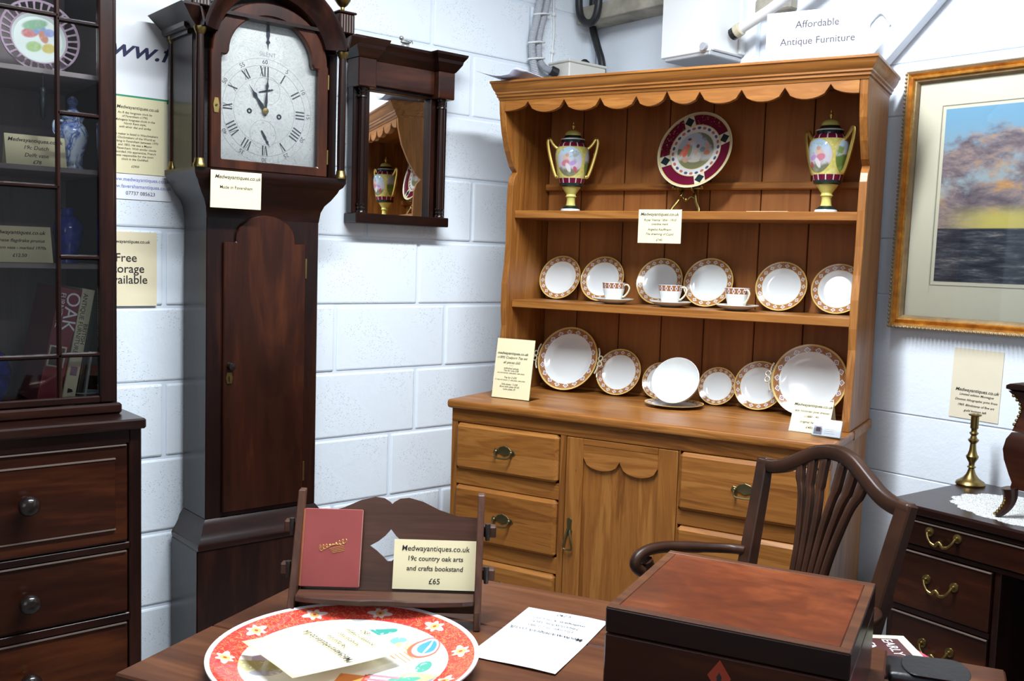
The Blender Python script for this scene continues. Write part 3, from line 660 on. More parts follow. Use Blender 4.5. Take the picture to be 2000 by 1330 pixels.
# ------------------------------------------------------------------ pier mirror on the block wall
mr = thing('wall_mirror', 'mahogany pier mirror with half columns hanging beside the clock', 'mirror', T(.002, -.955, 0))
bx('backboard', MH, mr, 0, .018, -.175, .175, 1.457, 2.0, .001)
for s in (-1, 1):
    bx('side_frame', MH, mr, .018, .05, s*.172-.016, s*.172+.016, 1.488, 1.90, .002)
    cl = MB().lathe([(.0125, 1.52), (.0135, 1.6), (.012, 1.862)], 16).build('column', MH, mr, 0, 60, T(.058, s*.158, 0))
    for a, b in ((1.489, 1.52), (1.862, 1.892)):
        MB().lathe([(0, a), (.0165, a), (.0165, a+.006), (.0125, a+.010), (.0155, (a+b)/2), (.0125, b-.010), (.0165, b-.005), (.0165, b), (0, b)], 16).build('turned_collar', plain('ebonised_wood', (1, 1, 1)), cl, 0, 50)
    bx('corner_block', wood('flame', 'y'), mr, .018, .088, s*.158-.034, s*.158+.034, 1.893, 1.985, .003)
    mb = MB()
    for (o1, z1), (o2, z2) in zip([(0, 1.985), (.004, 1.99), (.018, 2.012), (.02, 2.022), (.03, 2.036), (.032, 2.044)], [(.004, 1.99), (.018, 2.012), (.02, 2.022), (.03, 2.036), (.032, 2.044), (.032, 2.0441)]):
        y0, y1 = s*.158-.034, s*.158+.034
        mb.add([(.002, y0-o1, z1), (.088+o1, y0-o1, z1), (.088+o1, y1+o1, z1), (.002, y1+o1, z1), (.002, y0-o2, z2), (.088+o2, y0-o2, z2), (.088+o2, y1+o2, z2), (.002, y1+o2, z2)], [(0, 1, 5, 4), (1, 2, 6, 5), (2, 3, 7, 6), (3, 0, 4, 7), (4, 5, 6, 7)])
    mb.build('block_cornice', MHY, mr)
bx('frieze', wood('flame', 'y'), mr, .018, .062, -.124, .124, 1.905, 1.985, .002)
mb = MB()
for (o1, z1), (o2, z2) in zip([(0, 1.985), (.014, 2.008), (.018, 2.02), (.026, 2.034)], [(.014, 2.008), (.018, 2.02), (.026, 2.034), (.028, 2.042)]):
    mb.add([(.062+o1, -.124, z1), (.062+o1, .124, z1), (.062+o2, .124, z2), (.062+o2, -.124, z2)], [(0, 1, 2, 3)])
mb.add([(.002, -.124, 2.042), (.09, -.124, 2.042), (.09, .124, 2.042), (.002, .124, 2.042)], [(0, 1, 2, 3)])
mb.build('centre_cornice', MHY, mr)
bx('glass_frame', MH, mr, .018, .045, -.142, .142, 1.893, 1.907, .002)
for s in (-1, 1): bx('glass_frame', MH, mr, .018, .045, s*.133-.011, s*.133+.011, 1.488, 1.893, .002)
bx('bottom_rail', MHY, mr, .0, .078, -.187, .187, 1.457, 1.489, .003)
g = G('mirror_glass'); MB().box(.018, .024, -.122, .122, 1.489, 1.893).build('mirror_plate', g.set((.86, .88, .87), .01, 1), mr)
t = thing('metal_figure', 'small silvered animal figure standing on top of the mirror', 'figurine', T(.06, -.952, 2.0455))
M_PEW = plain('pewter', (.45, .45, .42), .35, .8)
MB().sphere((0, 0, .018), .010, 8, (.8, 1.9, .8)).sphere((0, -.016, .029), .007, 8, (1, 1.2, 1)).sphere((0, .018, .022), .005, 6).build('body', M_PEW, t, 0, 60)
for y in (-.012, -.006, .008, .014): MB().tube([(0, y, .014), (0, y-.002, .0)], .0025, 6).build('leg', M_PEW, t)
MB().tube(smooth_path([(0, .018, .02), (0, .026, .026), (0, .029, .016)]), .002, 6).build('tail', M_PEW, t)
# ------------------------------------------------------------------ pine dresser, set across the corner
TH = .3465; DM_ = T(1.3059, -.0453, 0) @ RZ(TH)
def DW(x, y, z, rz=0): return DM_ @ T(x, y, z) @ RZ(rz)
PX, PZ, PIZ, PIX, PY = wood('pine', 'x'), wood('pine', 'z'), wood('pine_in', 'z'), wood('pine_in', 'x'), wood('pine', 'y')
dr = thing('pine_dresser', 'honey pine dresser with scalloped cornice, plate rack shelves, drawers and cupboard', 'dresser', DM_)
WD = 1.2094; F = -.51
# base carcase
for x in (-1.2, -.032): bx('side_panel', PZ, dr, x, x+.022, F+.004, -.012, .0, .872, .002)
bx('back_panel', PIZ, dr, -1.178, -.032, -.012, -.002, .05, .872)
bx('plinth', PX, dr, -1.178, -.032, F+.01, F+.03, 0, .07, .002)
bx('front_rail', PX, dr, -1.2, -.010, F-.002, F+.02, .829, .872, .0015)
for x0, x1, z0, z1 in ((-1.178, -.806, .628, .678), (-1.178, -.806, .396, .447), (-1.178, -.806, .215, .245), (-.425, -.034, .617, .660), (-.425, -.034, .41, .435), (-.425, -.034, .205, .23)):
    bx('front_rail', PX, dr, x0, x1, F-.001, F+.02, z0, z1, .001)
for x0, x1 in ((-1.2, -1.178), (-.806, -.786), (-.4285, -.4235), (-.034, -.010)): bx('stile', PZ, dr, x0, x1, F-.001, F+.02, .07, .829, .001)
def bail(par, x, y, z):
    h = thing('handle', '', ''); del h['label'], h['category']; h.parent = par; h.matrix_local = T(x, y, z)
    pts = [(-.040, -.004), (-.034, .008), (-.024, .006), (-.016, .014), (0, .019), (.016, .014), (.024, .006), (.034, .008), (.040, -.004), (.032, -.010), (.018, -.007), (0, -.014), (-.018, -.007), (-.032, -.010)]
    MB().prism(pts, 'y', -.003, 0).build('backplate', M_BRASSD, h, .0008)
    for s in (-1, 1): MB().sphere((s*.027, -.008, .0), .006, 8).build('post', M_BRASSD, h, 0, 60)
    MB().tube(smooth_path([(-.027, -.010, 0), (-.026, -.018, -.012), (-.016, -.021, -.018), (.016, -.021, -.018), (.026, -.018, -.012), (.027, -.010, 0)], 5), .0028, 6).build('bail', M_BRASSD, h, 0, 60)
def drawer(x0, x1, z0, z1, knobs=True):
    d = MB().box(x0, x1, F-.016, F+.018, z0, z1)
    o = d.build('drawer', PX, dr, .010, None, None, 1)
    if knobs: bail(o, (x0+x1)/2, F-.016, (z0+z1)/2+.002)
drawer(-1.176, -.808, .680, .827); drawer(-1.176, -.808, .449, .626); drawer(-1.176, -.808, .247, .394); drawer(-1.176, -.808, .078, .213)
drawer(-.4225, -.036, .662, .827); drawer(-.4225, -.036, .437, .615); drawer(-.4225, -.036, .232, .408); drawer(-.4225, -.036, .078, .203)
# cupboard door
d = thing('cupboard_door', '', ''); del d['label'], d['category']; d.parent = dr
for x0, x1 in ((-.784, -.728), (-.490, -.430)): bx('stile', PZ, d, x0, x1, F-.003, F+.018, .078, .827, .002)
for z0, z1 in ((.809, .827), (.078, .16)): bx('rail', PX, d, -.728, -.490, F-.003, F+.018, z0, z1, .001)
bx('panel', PZ, d, -.728, -.490, F+.008, F+.014, .16, .809)
n = 10; sc = [(-.728, .809)]
for k in range(2):
    xa, xb = -.728+.119*k, -.728+.119*(k+1)
    for i in range(n+1):
        u = i/n; sc.append((xa+(xb-xa)*u, .770-.034*math.sqrt(max(0, 1-(2*u-1)**2)) - (.0 if k == 0 else .004)))
sc.append((-.490, .809))
MB().prism(sc, 'y', F-.002, F+.008).build('scalloped_apron', PX, d, .001)
h = thing('latch', '', ''); del h['label'], h['category']; h.parent = d; h.matrix_local = T(-.764, F-.003, .535)
MB().prism([(-.008, .04), (-.004, .046), (.004, .046), (.008, .04), (.006, .015), (.010, .005), (.006, -.005), (-.006, -.005), (-.010, .005), (-.006, .015)], 'y', -.004, 0).build('backplate', M_BRASSD, h, .001)
MB().tube(smooth_path([(-.004, -.006, .01), (-.010, -.012, -.02), (-.013, -.012, -.048), (.013, -.012, -.048), (.010, -.012, -.02), (.004, -.006, .01)], 5), .003, 6).build('drop', M_BRASSD, h, 0, 60)
# worktop of two boards
bx('worktop_board', PX, dr, -WD, 0, -.532, -.262, .873, .901, .009, None, 3); bx('worktop_board', PX, dr, -WD, 0, -.2605, 0, .873, .901, .0015)
# rack uprights
prof = [(0, .9015), (-.312, .9015), (-.310, .93), (-.292, 1.02), (-.281, 1.13), (-.288, 1.19), (-.287, 1.27), (-.274, 1.34), (-.268, 1.42), (-.270, 1.52), (-.266, 1.60), (-.258, 1.625), (-.240, 1.645), (-.262, 1.662), (-.292, 1.71), (-.318, 1.77), (-.332, 1.83), (-.336, 1.872), (-.336, 1.8985), (0, 1.8985)]
XL, XR = -WD+.0453, 1.2022-WD
for x in (XL, XR-.022): MB().prism(prof, 'x', x, x+.022).build('upright', PZ, dr, .0015)
xi0, xi1 = XL+.0225, XR-.0225
xs = [xi0, -1.012, -.849, -.693, -.544, -.375, -.220, xi1]
for a, b in zip(xs, xs[1:]): bx('back_board', PIZ, dr, a+.0015, b-.0015, -.014, -.004, .902, 1.899, .002)
bx('gap_shade', plain('dark_gap', (.02, .01, .006), .9), dr, xi0, xi1, -.0035, -.001, .902, 1.899)  # near-black sheet added to paint the shade in the gaps between back boards
for z in (1.492, 1.192): bx('shelf', PX, dr, xi0, xi1, -.2516, -.0145, z, z+.0255, .002)
bx('plate_rail', PX, dr, xi0, xi1, -.040, -.0145, 1.598, 1.622, .004)
bx('plate_rail', PX, dr, xi0, xi1, -.030, -.0145, .9015, .912, .002)
# scalloped frieze
cus = [(xi0, 1.834), (-1.057, 1.862), (-.926, 1.862), (-.801, 1.860), (-.680, 1.858), (-.582, 1.867), (-.480, 1.860), (-.355, 1.858), (-.231, 1.857), (-.106, 1.860), (xi1, 1.832)]
poly = [(xi0, 1.900)]
for i in range(10):
    (xa, za), (xb, zb) = cus[i], cus[i+1]
    for k in range(9):
        u = k/8 if i not in (0, 9) else k/8
        if i == 0: zz = 1.834+(.028)*(1-math.sqrt(max(0, 1-u*u)))
        elif i == 9: zz = 1.832+(.028)*(1-math.sqrt(max(0, 1-(1-u)**2)))
        else: zz = za+(zb-za)*u - .036*math.sqrt(max(0, 1-(2*u-1)**2))
        if k < 8 or i == 9: poly.append((xa+(xb-xa)*u, zz))
poly.append((xi1, 1.900))
MB().prism(poly, 'y', -.336, -.318).build('scalloped_frieze', PX, dr, .001)
# cornice
mb = MB(); pr = [(0, 1.869), (.002, 1.876), (.007, 1.879), (.007, 1.885), (.012, 1.889), (.012, 1.894), (.018, 1.900), (.024, 1.910), (.027, 1.918), (.031, 1.921), (.031, 1.9275)]
def crow(o, z): return [(XL-o*.6, 0, z), (XL-o*.6, -.338-o, z), (XR+o*.9, -.338-o, z), (XR+o*.9, 0, z)]
for (o1, z1), (o2, z2) in zip(pr, pr[1:]): mb.add(crow(o1, z1)+crow(o2, z2), [(0, 1, 5, 4), (1, 2, 6, 5), (2, 3, 7, 6)])
mb.add(crow(*pr[0]) + [(XL+.02, 0, 1.869), (XL+.02, -.318, 1.869), (XR-.02, -.318, 1.869), (XR-.02, 0, 1.869)], [(0, 1, 5, 4), (1, 2, 6, 5), (2, 3, 7, 6)])
mb.build('cornice', PX, dr, 0, 30)
bx('top_board', PX, dr, XL, XR, -.338, 0, 1.9, 1.915)
# ------------------------------------------------------------------ china
def band_mat():
    g = G('brown_gold_band'); x, y, z = g.xyz(); r = g.m('SQRT', g.m('ADD', g.m('MULTIPLY', x, x), g.m('MULTIPLY', y, y)))
    a = g.m('DIVIDE', g.m('ARCTAN2', y, x), 2*pi/18); fr = g.m('SUBTRACT', a, g.m('FLOOR', a)); u = g.m('SUBTRACT', fr, .5)
    nz = g.noise(g.map((22, 22, 22)), 1, 3)
    c = g.ramp(nz, [(.35, (.30, .11, .045)), (.65, (.46, .22, .08))])
    v = g.m('DIVIDE', g.m('SUBTRACT', r, .85), .075)
    sh = g.m('ADD', g.m('ABSOLUTE', g.m('MULTIPLY', u, 2.9)), g.m('MULTIPLY', g.m('ABSOLUTE', v), .9))
    motif = g.smooth(sh, 1.02, .88); c = g.mix(motif, c, (.78, .74, .70))
    inn = g.m('ADD', g.m('ABSOLUTE', g.m('MULTIPLY', u, 5.2)), g.m('MULTIPLY', g.m('ABSOLUTE', v), 1.7))
    c = g.mix(g.smooth(inn, 1.05, .9), c, (.24, .10, .12)); c = g.mix(g.smooth(inn, .55, .4), c, (.75, .6, .5))
    c = g.mix(g.band(r, .745, .765, .006), c, (.72, .5, .16)); c = g.mix(g.smooth(r, .945, .955), c, (.72, .5, .16))
    c = g.mix(g.smooth(r, .75, .742), c, (.82, .85, .85))
    return g.set(c, .14)
M_BAND = band_mat()
def plate_mesh(h=.11):
    return MB().lathe([(0, .012), (.50, .012), (.60, .018), (.68, .05), (.745, .07), (.955, h), (1, h+.015), (1, h), (.95, h-.02), (.72, .045), (.60, 0), (.52, -.005), (0, -.002)], 56, mats=[0, 0, 0, 0, 1, 1, 1, 1, 1, 0, 0, 0]).mesh('plate', 0, 35)
ME_PLATE = plate_mesh()
def lean_plate(x, yb, zb, R_, tilt, label, group, rx=0, name='tea_plate', me=None):
    # plate leaning back: bottom edge at (x, yb, zb), normal facing the room (-y), tilted back
    o = inst(name, me or ME_PLATE, [M_PORC, M_BAND])
    B = Matrix(((1, 0, 0, 0), (0, sin(tilt), -cos(tilt), 0), (0, cos(tilt), sin(tilt), 0), (0, 0, 0, 1)))   # local x->x, y->up the slope, z->outward normal
    o.matrix_world = DM_ @ T(x, yb, zb) @ B @ T(0, R_, 0) @ RZ(rx) @ Matrix.Diagonal((R_, R_, R_, 1))
    return tag(o, label, 'plate', group)
G2 = 'brown and gold banded plates on the dresser'
for i, (x, w) in enumerate(((-1.0615, .159), (-.8985, .161), (-.689, .161), (-.521, .166), (-.2845, .161), (-.112, .160))):
    lab = ['brown banded tea plate on the middle shelf next to the left upright', 'brown banded tea plate standing behind the first cup on the middle shelf', 'brown banded tea plate standing behind the middle cup', 'brown banded tea plate between the middle cup and the end cup', 'brown banded tea plate standing alone right of the cups', 'brown banded tea plate beside the right upright with a glare spot'][i]
    lean_plate(x, -.075, 1.2178, w/2, .34, lab, G2, i*.4)
for x, w, tl, yb, lab in ((-.819, .163, .36, -.088, 'brown banded tea plate on the worktop beside the left serving plate'), (-.671, .127, .36, -.072, 'small brown banded plate half hidden behind the tilted bowl'),
                      (-.474, .127, .36, -.072, 'small brown banded plate right of the tilted bowl'), (-.335, .160, .36, -.086, 'brown banded tea plate half covered by the right serving plate')):
    lean_plate(x, yb, .9135 if yb > -.03 else .9025, w/2, tl, lab, G2, x*9)
ME_BIG = MB().lathe([(0, .03), (.55, .03), (.66, .05), (.74, .10), (.80, .13), (.965, .16), (1, .17), (1, .155), (.95, .14), (.70, .06), (.60, .0), (.5, -.005), (0, 0)], 64, mats=[0, 0, 0, 0, 1, 1, 1, 1, 1, 0, 0, 0]).mesh('serving_plate', 0, 35)
for x, lab, yb in ((-1.003, 'large two handled serving plate beside the price list stand', -.115), (-.1725, 'large two handled serving plate behind the tented card', -.125)):
    t = thing('serving_plate', lab, 'plate', None, 'two handled serving plates')
    tl = .36; R_ = .114
    B = Matrix(((1, 0, 0, 0), (0, sin(tl), -cos(tl), 0), (0, cos(tl), sin(tl), 0), (0, 0, 0, 1)))
    t.matrix_world = DM_ @ T(x, yb, .9025) @ B @ T(0, R_, 0)
    inst('dish', ME_BIG, [M_PORC, M_BAND], t, RZ(x*3) @ Matrix.Diagonal((R_, R_, R_, 1)))
    for s in (-1, 1):
        hm = MB()
        for q in (-1, 1): hm.tube([(s*(R_+.004+.0075*(1-cos(a))), q*.0095+.0085*sin(a), .0185) for a in [2*pi*k/14 for k in range(14)]], .0028, 6, closed=True)
        hm.tube(smooth_path([(s*R_*.985, -.045, .018), (s*(R_+.004), -.030, .0185), (s*(R_+.005), -.018, .0185)]), .003, 6).tube(smooth_path([(s*R_*.985, .045, .018), (s*(R_+.004), .030, .0185), (s*(R_+.005), .018, .0185)]), .003, 6)
        hm.build('handle', plain('gilt_porcelain', (.72, .66, .48), .2), t, 0, 60)
def cup_band():
    g = G('cup_band'); x, y, z = g.xyz(); a = g.m('DIVIDE', g.m('ARCTAN2', y, x), 2*pi/14); fr = g.m('SUBTRACT', g.m('SUBTRACT', a, g.m('FLOOR', a)), .5)
    v = g.m('DIVIDE', g.m('SUBTRACT', z, .053), .008); sh = g.m('ADD', g.m('ABSOLUTE', g.m('MULTIPLY', fr, 3.0)), g.m('MULTIPLY', g.m('ABSOLUTE', v), .8))
    c = g.mix(g.smooth(sh, 1.05, .9), (.32, .13, .06), (.78, .74, .70)); c = g.mix(g.smooth(sh, .6, .45), c, (.28, .10, .10))
    return g.set(c, .14)
M_CUPB = cup_band()
for x, lab, ha in ((-.8045, 'white teacup with brown band on the first saucer from the left upright', 0), (-.608, 'white teacup with brown band on the middle saucer', 0), (-.390, 'white teacup with its handle turned forward on the end saucer', -.55)):
    t = thing('teacup', lab, 'cup', DW(x, -.165, 1.2245, 0), 'teacups on the middle shelf')
    MB().lathe([(0, .002), (.021, .002), (.022, 0), (.024, .001), (.026, .006), (.033, .03), (.0362, .0445), (.0385, .0625), (.0375, .0628), (.035, .044), (.031, .03), (.023, .008), (0, .006)], 36, mats=[0, 0, 0, 0, 0, 0, 1, 0, 0, 0, 0, 0]).build('cup_body', [M_PORC, M_CUPB], t, 0, 40)
    MB().tube(smooth_path([(.034, 0, .055), (.047, 0, .058), (.055, 0, .048), (.050, 0, .033), (.038, 0, .020), (.031, 0, .018)], 6), .0028, 8).build('cup_handle', plain('gilt_porcelain', (1, 1, 1)), t, 0, 60, RZ(ha))
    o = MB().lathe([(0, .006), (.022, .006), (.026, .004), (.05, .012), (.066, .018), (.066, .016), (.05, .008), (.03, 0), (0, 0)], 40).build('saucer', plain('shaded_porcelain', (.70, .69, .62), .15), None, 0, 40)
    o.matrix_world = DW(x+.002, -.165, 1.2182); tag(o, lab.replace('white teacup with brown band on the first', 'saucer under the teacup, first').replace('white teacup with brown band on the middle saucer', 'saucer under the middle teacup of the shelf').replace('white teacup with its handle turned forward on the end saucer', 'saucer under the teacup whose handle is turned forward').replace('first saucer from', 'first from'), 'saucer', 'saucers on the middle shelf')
# tilted bowl on its saucer
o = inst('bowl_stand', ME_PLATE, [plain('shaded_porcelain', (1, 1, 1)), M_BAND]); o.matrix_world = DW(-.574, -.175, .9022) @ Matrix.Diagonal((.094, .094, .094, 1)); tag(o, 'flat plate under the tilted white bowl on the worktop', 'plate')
t = thing('slop_bowl', 'white porcelain bowl tipped towards the viewer on a flat plate', 'bowl', DW(-.568, -.205, .9175) @ RX(R(57)) @ T(0, .0, 0))
t.matrix_world = DW(-.568, -.135, .958) @ RX(R(62))
MB().lathe([(0, -.002), (.030, -.002), (.034, -.006), (.037, -.004), (.052, .012), (.069, .036), (.0745, .048), (.0785, .064), (.0770, .0645), (.072, .048), (.066, .036), (.05, .015), (.03, .004), (0, .003)], 48, mats=[0, 0, 0, 0, 0, 0, 1, 0, 0, 0, 0, 0, 0]).build('bowl_body', [M_PORC, plain('brown_band', (.32, .17, .08), .2)], t, 0, 40)
# ------------------------------------------------------------------ urns
def urn_mats(seed):
    g = G('urn_panels'); x, y, z = g.xyz(); an = g.m('ARCTAN2', y, x)
    nz = g.noise(g.map((70, 70, 70)), 1, 4); nb = g.noise(g.map((28, 28, 28), (seed, 0, 0)), 1, 4)
    c = g.ramp(nz, [(.35, (.50, .45, .10)), (.65, (.68, .62, .24))])
    def panel(a0, hw, kind, c):
        d = g.m('SUBTRACT', an, a0); d = g.m('SUBTRACT', d, g.m('MULTIPLY', g.m('ROUND', g.m('DIVIDE', d, 2*pi)), 2*pi)); u = g.m('MULTIPLY', d, .052)
        m1 = g.ell(u, z, 0, .165, hw, .049, 0, .04); m0 = g.ell(u, z, 0, .165, hw+.002, .051, 0, .04)
        zz = g.m('ADD', z, g.m('MULTIPLY', g.m('SUBTRACT', nb, .5), .05))
        sky = g.mix(g.smooth(zz, .15, .21), (.52, .48, .52), (.42, .58, .70))
        if kind == 'land':
            sc = g.mix(g.smooth(zz, .172, .158), sky, (.12, .20, .05)); sc = g.mix(g.smooth(nb, .5, .62), sc, (.20, .30, .08))
            sc = g.mix(g.smooth(zz, .20, .21), sc, (.50, .60, .70))
        else:
            sc = g.mix(g.smooth(zz, .150, .135), sky, (.16, .17, .10)); sc = g.mix(g.m('MULTIPLY', g.smooth(nb, .54, .66), .7), sc, (.28, .26, .16))
            for cu, cz, ru, rz_, col in ((-.010, .172, .011, .016, (.62, .42, .32)), (-.012, .160, .014, .010, (.52, .16, .22)), (-.003, .145, .007, .016, (.66, .62, .62)), (.012, .160, .012, .007, (.42, .25, .55)), (.020, .140, .006, .010, (.45, .06, .10)), (-.006, .186, .006, .006, (.5, .3, .2))):
                sc = g.mix(g.m('MULTIPLY', g.ell(u, z, cu*(1 if seed < 1 else -1.0), cz, ru, rz_, .4, .4), .9), sc, col)
        c = g.mix(m0, c, (.62, .42, .10)); return g.mix(m1, c, sc)
    c = panel(-pi/2, .043, 'fig', c); c = panel(pi/2, .043, 'fig', c); c = panel(0, .029, 'land', c); c = panel(pi, .029, 'land', c)
    return g.set(c, .12)
def maroon_scallop():
    g = G('maroon_scallop'); x, y, z = g.xyz(); a = g.m('DIVIDE', g.m('ARCTAN2', y, x), 2*pi/12); fr = g.m('ABSOLUTE', g.m('SUBTRACT', g.m('SUBTRACT', a, g.m('FLOOR', a)), .5))
    c = g.mix(g.smooth(fr, .40, .47), (.13, .006, .03), (.62, .58, .56)); return g.set(c, .14)
M_MAR = maroon_scallop(); M_DKG = plain('dark_green_glaze', (.012, .022, .018), .12); M_YEL = plain('yellow_glaze', (.60, .56, .16), .14, 0, .5, .06); M_DOT = plain('white_banding', (.6, .64, .68), .2)
def urn(x, y, rz, label, seed):
    t = thing('lidded_urn', label, 'urn', DW(x, y, 1.5178, rz), 'lidded porcelain urns')
    MB().lathe([(0, 0), (.034, 0), (.034, .005), (.031, .011), (.0, .011)], 32).build('foot', M_DOT, t, 0, 40)
    MB().lathe([(.031, .011), (.024, .018), (.017, .022)], 32).build('foot_band', M_DKG, t, 0, 50)
    MB().lathe([(.0165, .022), (.0145, .032), (.014, .045), (.0165, .050), (.0195, .052), (.0165, .055), (.016, .060), (.023, .070), (.030, .080), (.032, .084)], 32).build('stem', M_YEL, t, 0, 40)
    MB().lathe([(.032, .084), (.040, .087), (.041, .096)], 32).build('lower_band', M_DKG, t, 0, 50)
    MB().lathe([(.041, .096), (.045, .112)], 36).build('scallop_band', M_MAR, t, 0, 50)
    MB().lathe([(.045, .112), (.050, .130), (.0565, .165), (.058, .190), (.056, .207), (.050, .216)], 48).build('body', urn_mats(seed), t, 0, 50)
    MB().lathe([(.050, .216), (.046, .226), (.0395, .230)], 36).build('shoulder_band', M_MAR, t, 0, 50)
    l = MB().lathe([(0, .230), (.0385, .230), (.0385, .238), (.0395, .240), (0, .240)], 36).build('neck', M_DKG, t, 0, 40)
    ld = MB().lathe([(0, .240), (.0405, .240), (.041, .243), (.038, .245), (0, .245)], 36).build('lid_rim', M_DOT, t, 0, 40)
    MB().lathe([(.036, .245), (.028, .252), (.027, .255)], 32).build('lid_band', M_DKG, ld, 0, 50)
    MB().lathe([(.027, .255), (.0265, .262), (.020, .270), (.006, .274), (0, .274)], 32).build('lid_dome', M_YEL, ld, 0, 50)
    MB().lathe([(0, .274), (.005, .274), (.003, .280), (.006, .285), (.006, .290), (.002, .294), (.003, .298), (0, .305)], 14).build('finial', M_GOLD, ld, 0, 50)
    for s in (-1, 1):
        MB().strip(smooth_path([(s*.051, 0, .212), (s*.060, 0, .219), (s*.070, 0, .231), (s*.077, 0, .243), (s*.083, 0, .243), (s*.085, 0, .230), (s*.080, 0, .200), (s*.068, 0, .155), (s*.055, 0, .120), (s*.047, 0, .118)], 5), .0050, .0038, None, (0, 1, 0)).build('handle', M_GOLD, t, .0015, 60)
urn(-.985, -.145, .28, 'tall lidded porcelain urn with a seated figure panel beside the left upright', .3)
urn(-.142, -.145, -.45, 'tall lidded porcelain urn turned to show its landscape panel by the right upright', 5.3)
# ------------------------------------------------------------------ cabinet plate on brass easel
def cabinet_plate_mat():
    g = G('cabinet_plate'); x, y, z = g.xyz(); r = g.m('SQRT', g.m('ADD', g.m('MULTIPLY', x, x), g.m('MULTIPLY', y, y))); an = g.m('ARCTAN2', y, x)
    nz = g.noise(g.map((5, 5, 5)), 1, 4)
    # centre scene (a generic pastoral group)
    sky = g.mix(g.smooth(y, -.12, .3), (.50, .50, .46), (.44, .50, .60)); sc = g.mix(g.smooth(g.m('ADD', y, g.m('MULTIPLY', nz, .3)), -.02, -.16), sky, (.22, .22, .11))
    sc = g.mix(g.m('MULTIPLY', g.smooth(g.m('ADD', g.m('ADD', x, y), g.m('MULTIPLY', g.m('SUBTRACT', nz, .5), .6)), .40, .52), .9), sc, (.14, .16, .09)); sc = g.mix(g.ell(x, y, -.45, -.02, .13, .08, 0, .3), sc, (.16, .22, .16))
    for cx, cy, rx, ry, rt, col in ((-.25, .02, .085, .19, -.25, (.62, .10, .06)), (-.33, .00, .05, .16, -.5, (.68, .20, .13)), (-.15, .0, .05, .16, -.1, (.22, .24, .12)), (-.21, .24, .05, .07, 0, (.70, .46, .36)), (-.21, .31, .05, .035, 0, (.13, .06, .04)), (-.08, .27, .03, .09, .5, (.70, .46, .36)),
                                 (.05, -.16, .13, .12, .3, (.66, .62, .56)), (.02, -.02, .05, .10, .1, (.70, .48, .38)), (.05, .12, .045, .05, 0, (.16, .08, .06)), (.0, -.26, .16, .05, 0, (.62, .56, .50)), (.30, .10, .045, .14, .1, (.66, .36, .26)), (.32, -.06, .09, .06, 0, (.62, .20, .13)), (.19, .03, .07, .07, 0, (.22, .30, .28)), (-.22, -.24, .08, .07, 0, (.60, .36, .26))):
        sc = g.mix(g.m('MULTIPLY', g.ell(x, y, cx, cy, rx, ry, rt, .35), .92), sc, col)
    c = (.13, .008, .028)                                                                        # maroon border
    gil = g.noise(g.map((16, 16, 16)), 1, 3, .7); c = g.mix(g.m('MULTIPLY', g.smooth(gil, .60, .66), g.smooth(g.m('ADD', y, g.m('MULTIPLY', x, -.6)), .1, .5)), c, (.45, .32, .16))
    for k in range(4):                                                                           # four reserves with dark lozenges
        a0 = R(20)+k*pi/2; px, py = .80*cos(a0), .80*sin(a0)
        dx = g.m('SUBTRACT', x, px); dy = g.m('SUBTRACT', y, py); u = g.m('ADD', g.m('MULTIPLY', dx, cos(a0)), g.m('MULTIPLY', dy, sin(a0))); v = g.m('SUBTRACT', g.m('MULTIPLY', dy, cos(a0)), g.m('MULTIPLY', dx, sin(a0)))
        bxm = g.m('MULTIPLY', g.band(u, -.13, .13, .005), g.band(v, -.14, .14, .005)); c = g.mix(bxm, c, (.62, .58, .44))
        loz = g.smooth(g.m('ADD', g.m('ABSOLUTE', u), g.m('ABSOLUTE', v)), .135, .125); c = g.mix(loz, c, (.015, .028, .032))
    gold = (.62, .50, .22)
    c = g.mix(g.smooth(r, .925, .935), c, gold); c = g.mix(g.smooth(r, .965, .972), c, (.66, .60, .44)); c = g.mix(g.smooth(r, .69, .68), c, gold); c = g.mix(g.smooth(r, .665, .66), c, (.68, .68, .64))
    a = g.m('DIVIDE', an, 2*pi/26); fr = g.m('SUBTRACT', g.m('SUBTRACT', a, g.m('FLOOR', a)), .5); par = g.m('MODULO', g.m('ABSOLUTE', g.m('FLOOR', a)), 2.0)
    dot = g.ell(fr, g.m('SUBTRACT', r, .605), 0, 0, .34, .036, 0, .3); c = g.mix(dot, c, g.mix(par, (.10, .08, .16), (.50, .14, .10)))
    c = g.mix(g.smooth(r, .50, .49), c, gold); c = g.mix(g.smooth(r, .485, .48), c, sc)
    return g.set(c, .13)
tl = .30; R_ = .129
t = thing('cabinet_plate', 'maroon and gilt cabinet plate painted with figures on a brass easel', 'plate')
B = Matrix(((1, 0, 0, 0), (0, sin(tl), -cos(tl), 0), (0, cos(tl), sin(tl), 0), (0, 0, 0, 1)))
t.matrix_world = DM_ @ T(-.575, -.132, 1.594) @ RZ(-.12) @ B @ T(0, R_, 0)
MB().lathe([(0, .02), (.50, .02), (.66, .035), (.70, .055), (.95, .09), (1, .10), (1, .085), (.7, .03), (.6, 0), (0, 0)], 72).build('plate_body', cabinet_plate_mat(), t, 0, 40, Matrix.Diagonal((R_, R_, R_, 1)))
e = thing('plate_easel', 'small scrolled brass easel holding the cabinet plate on the top shelf', 'easel', DW(-.580, -.098, 1.5178, -.12))
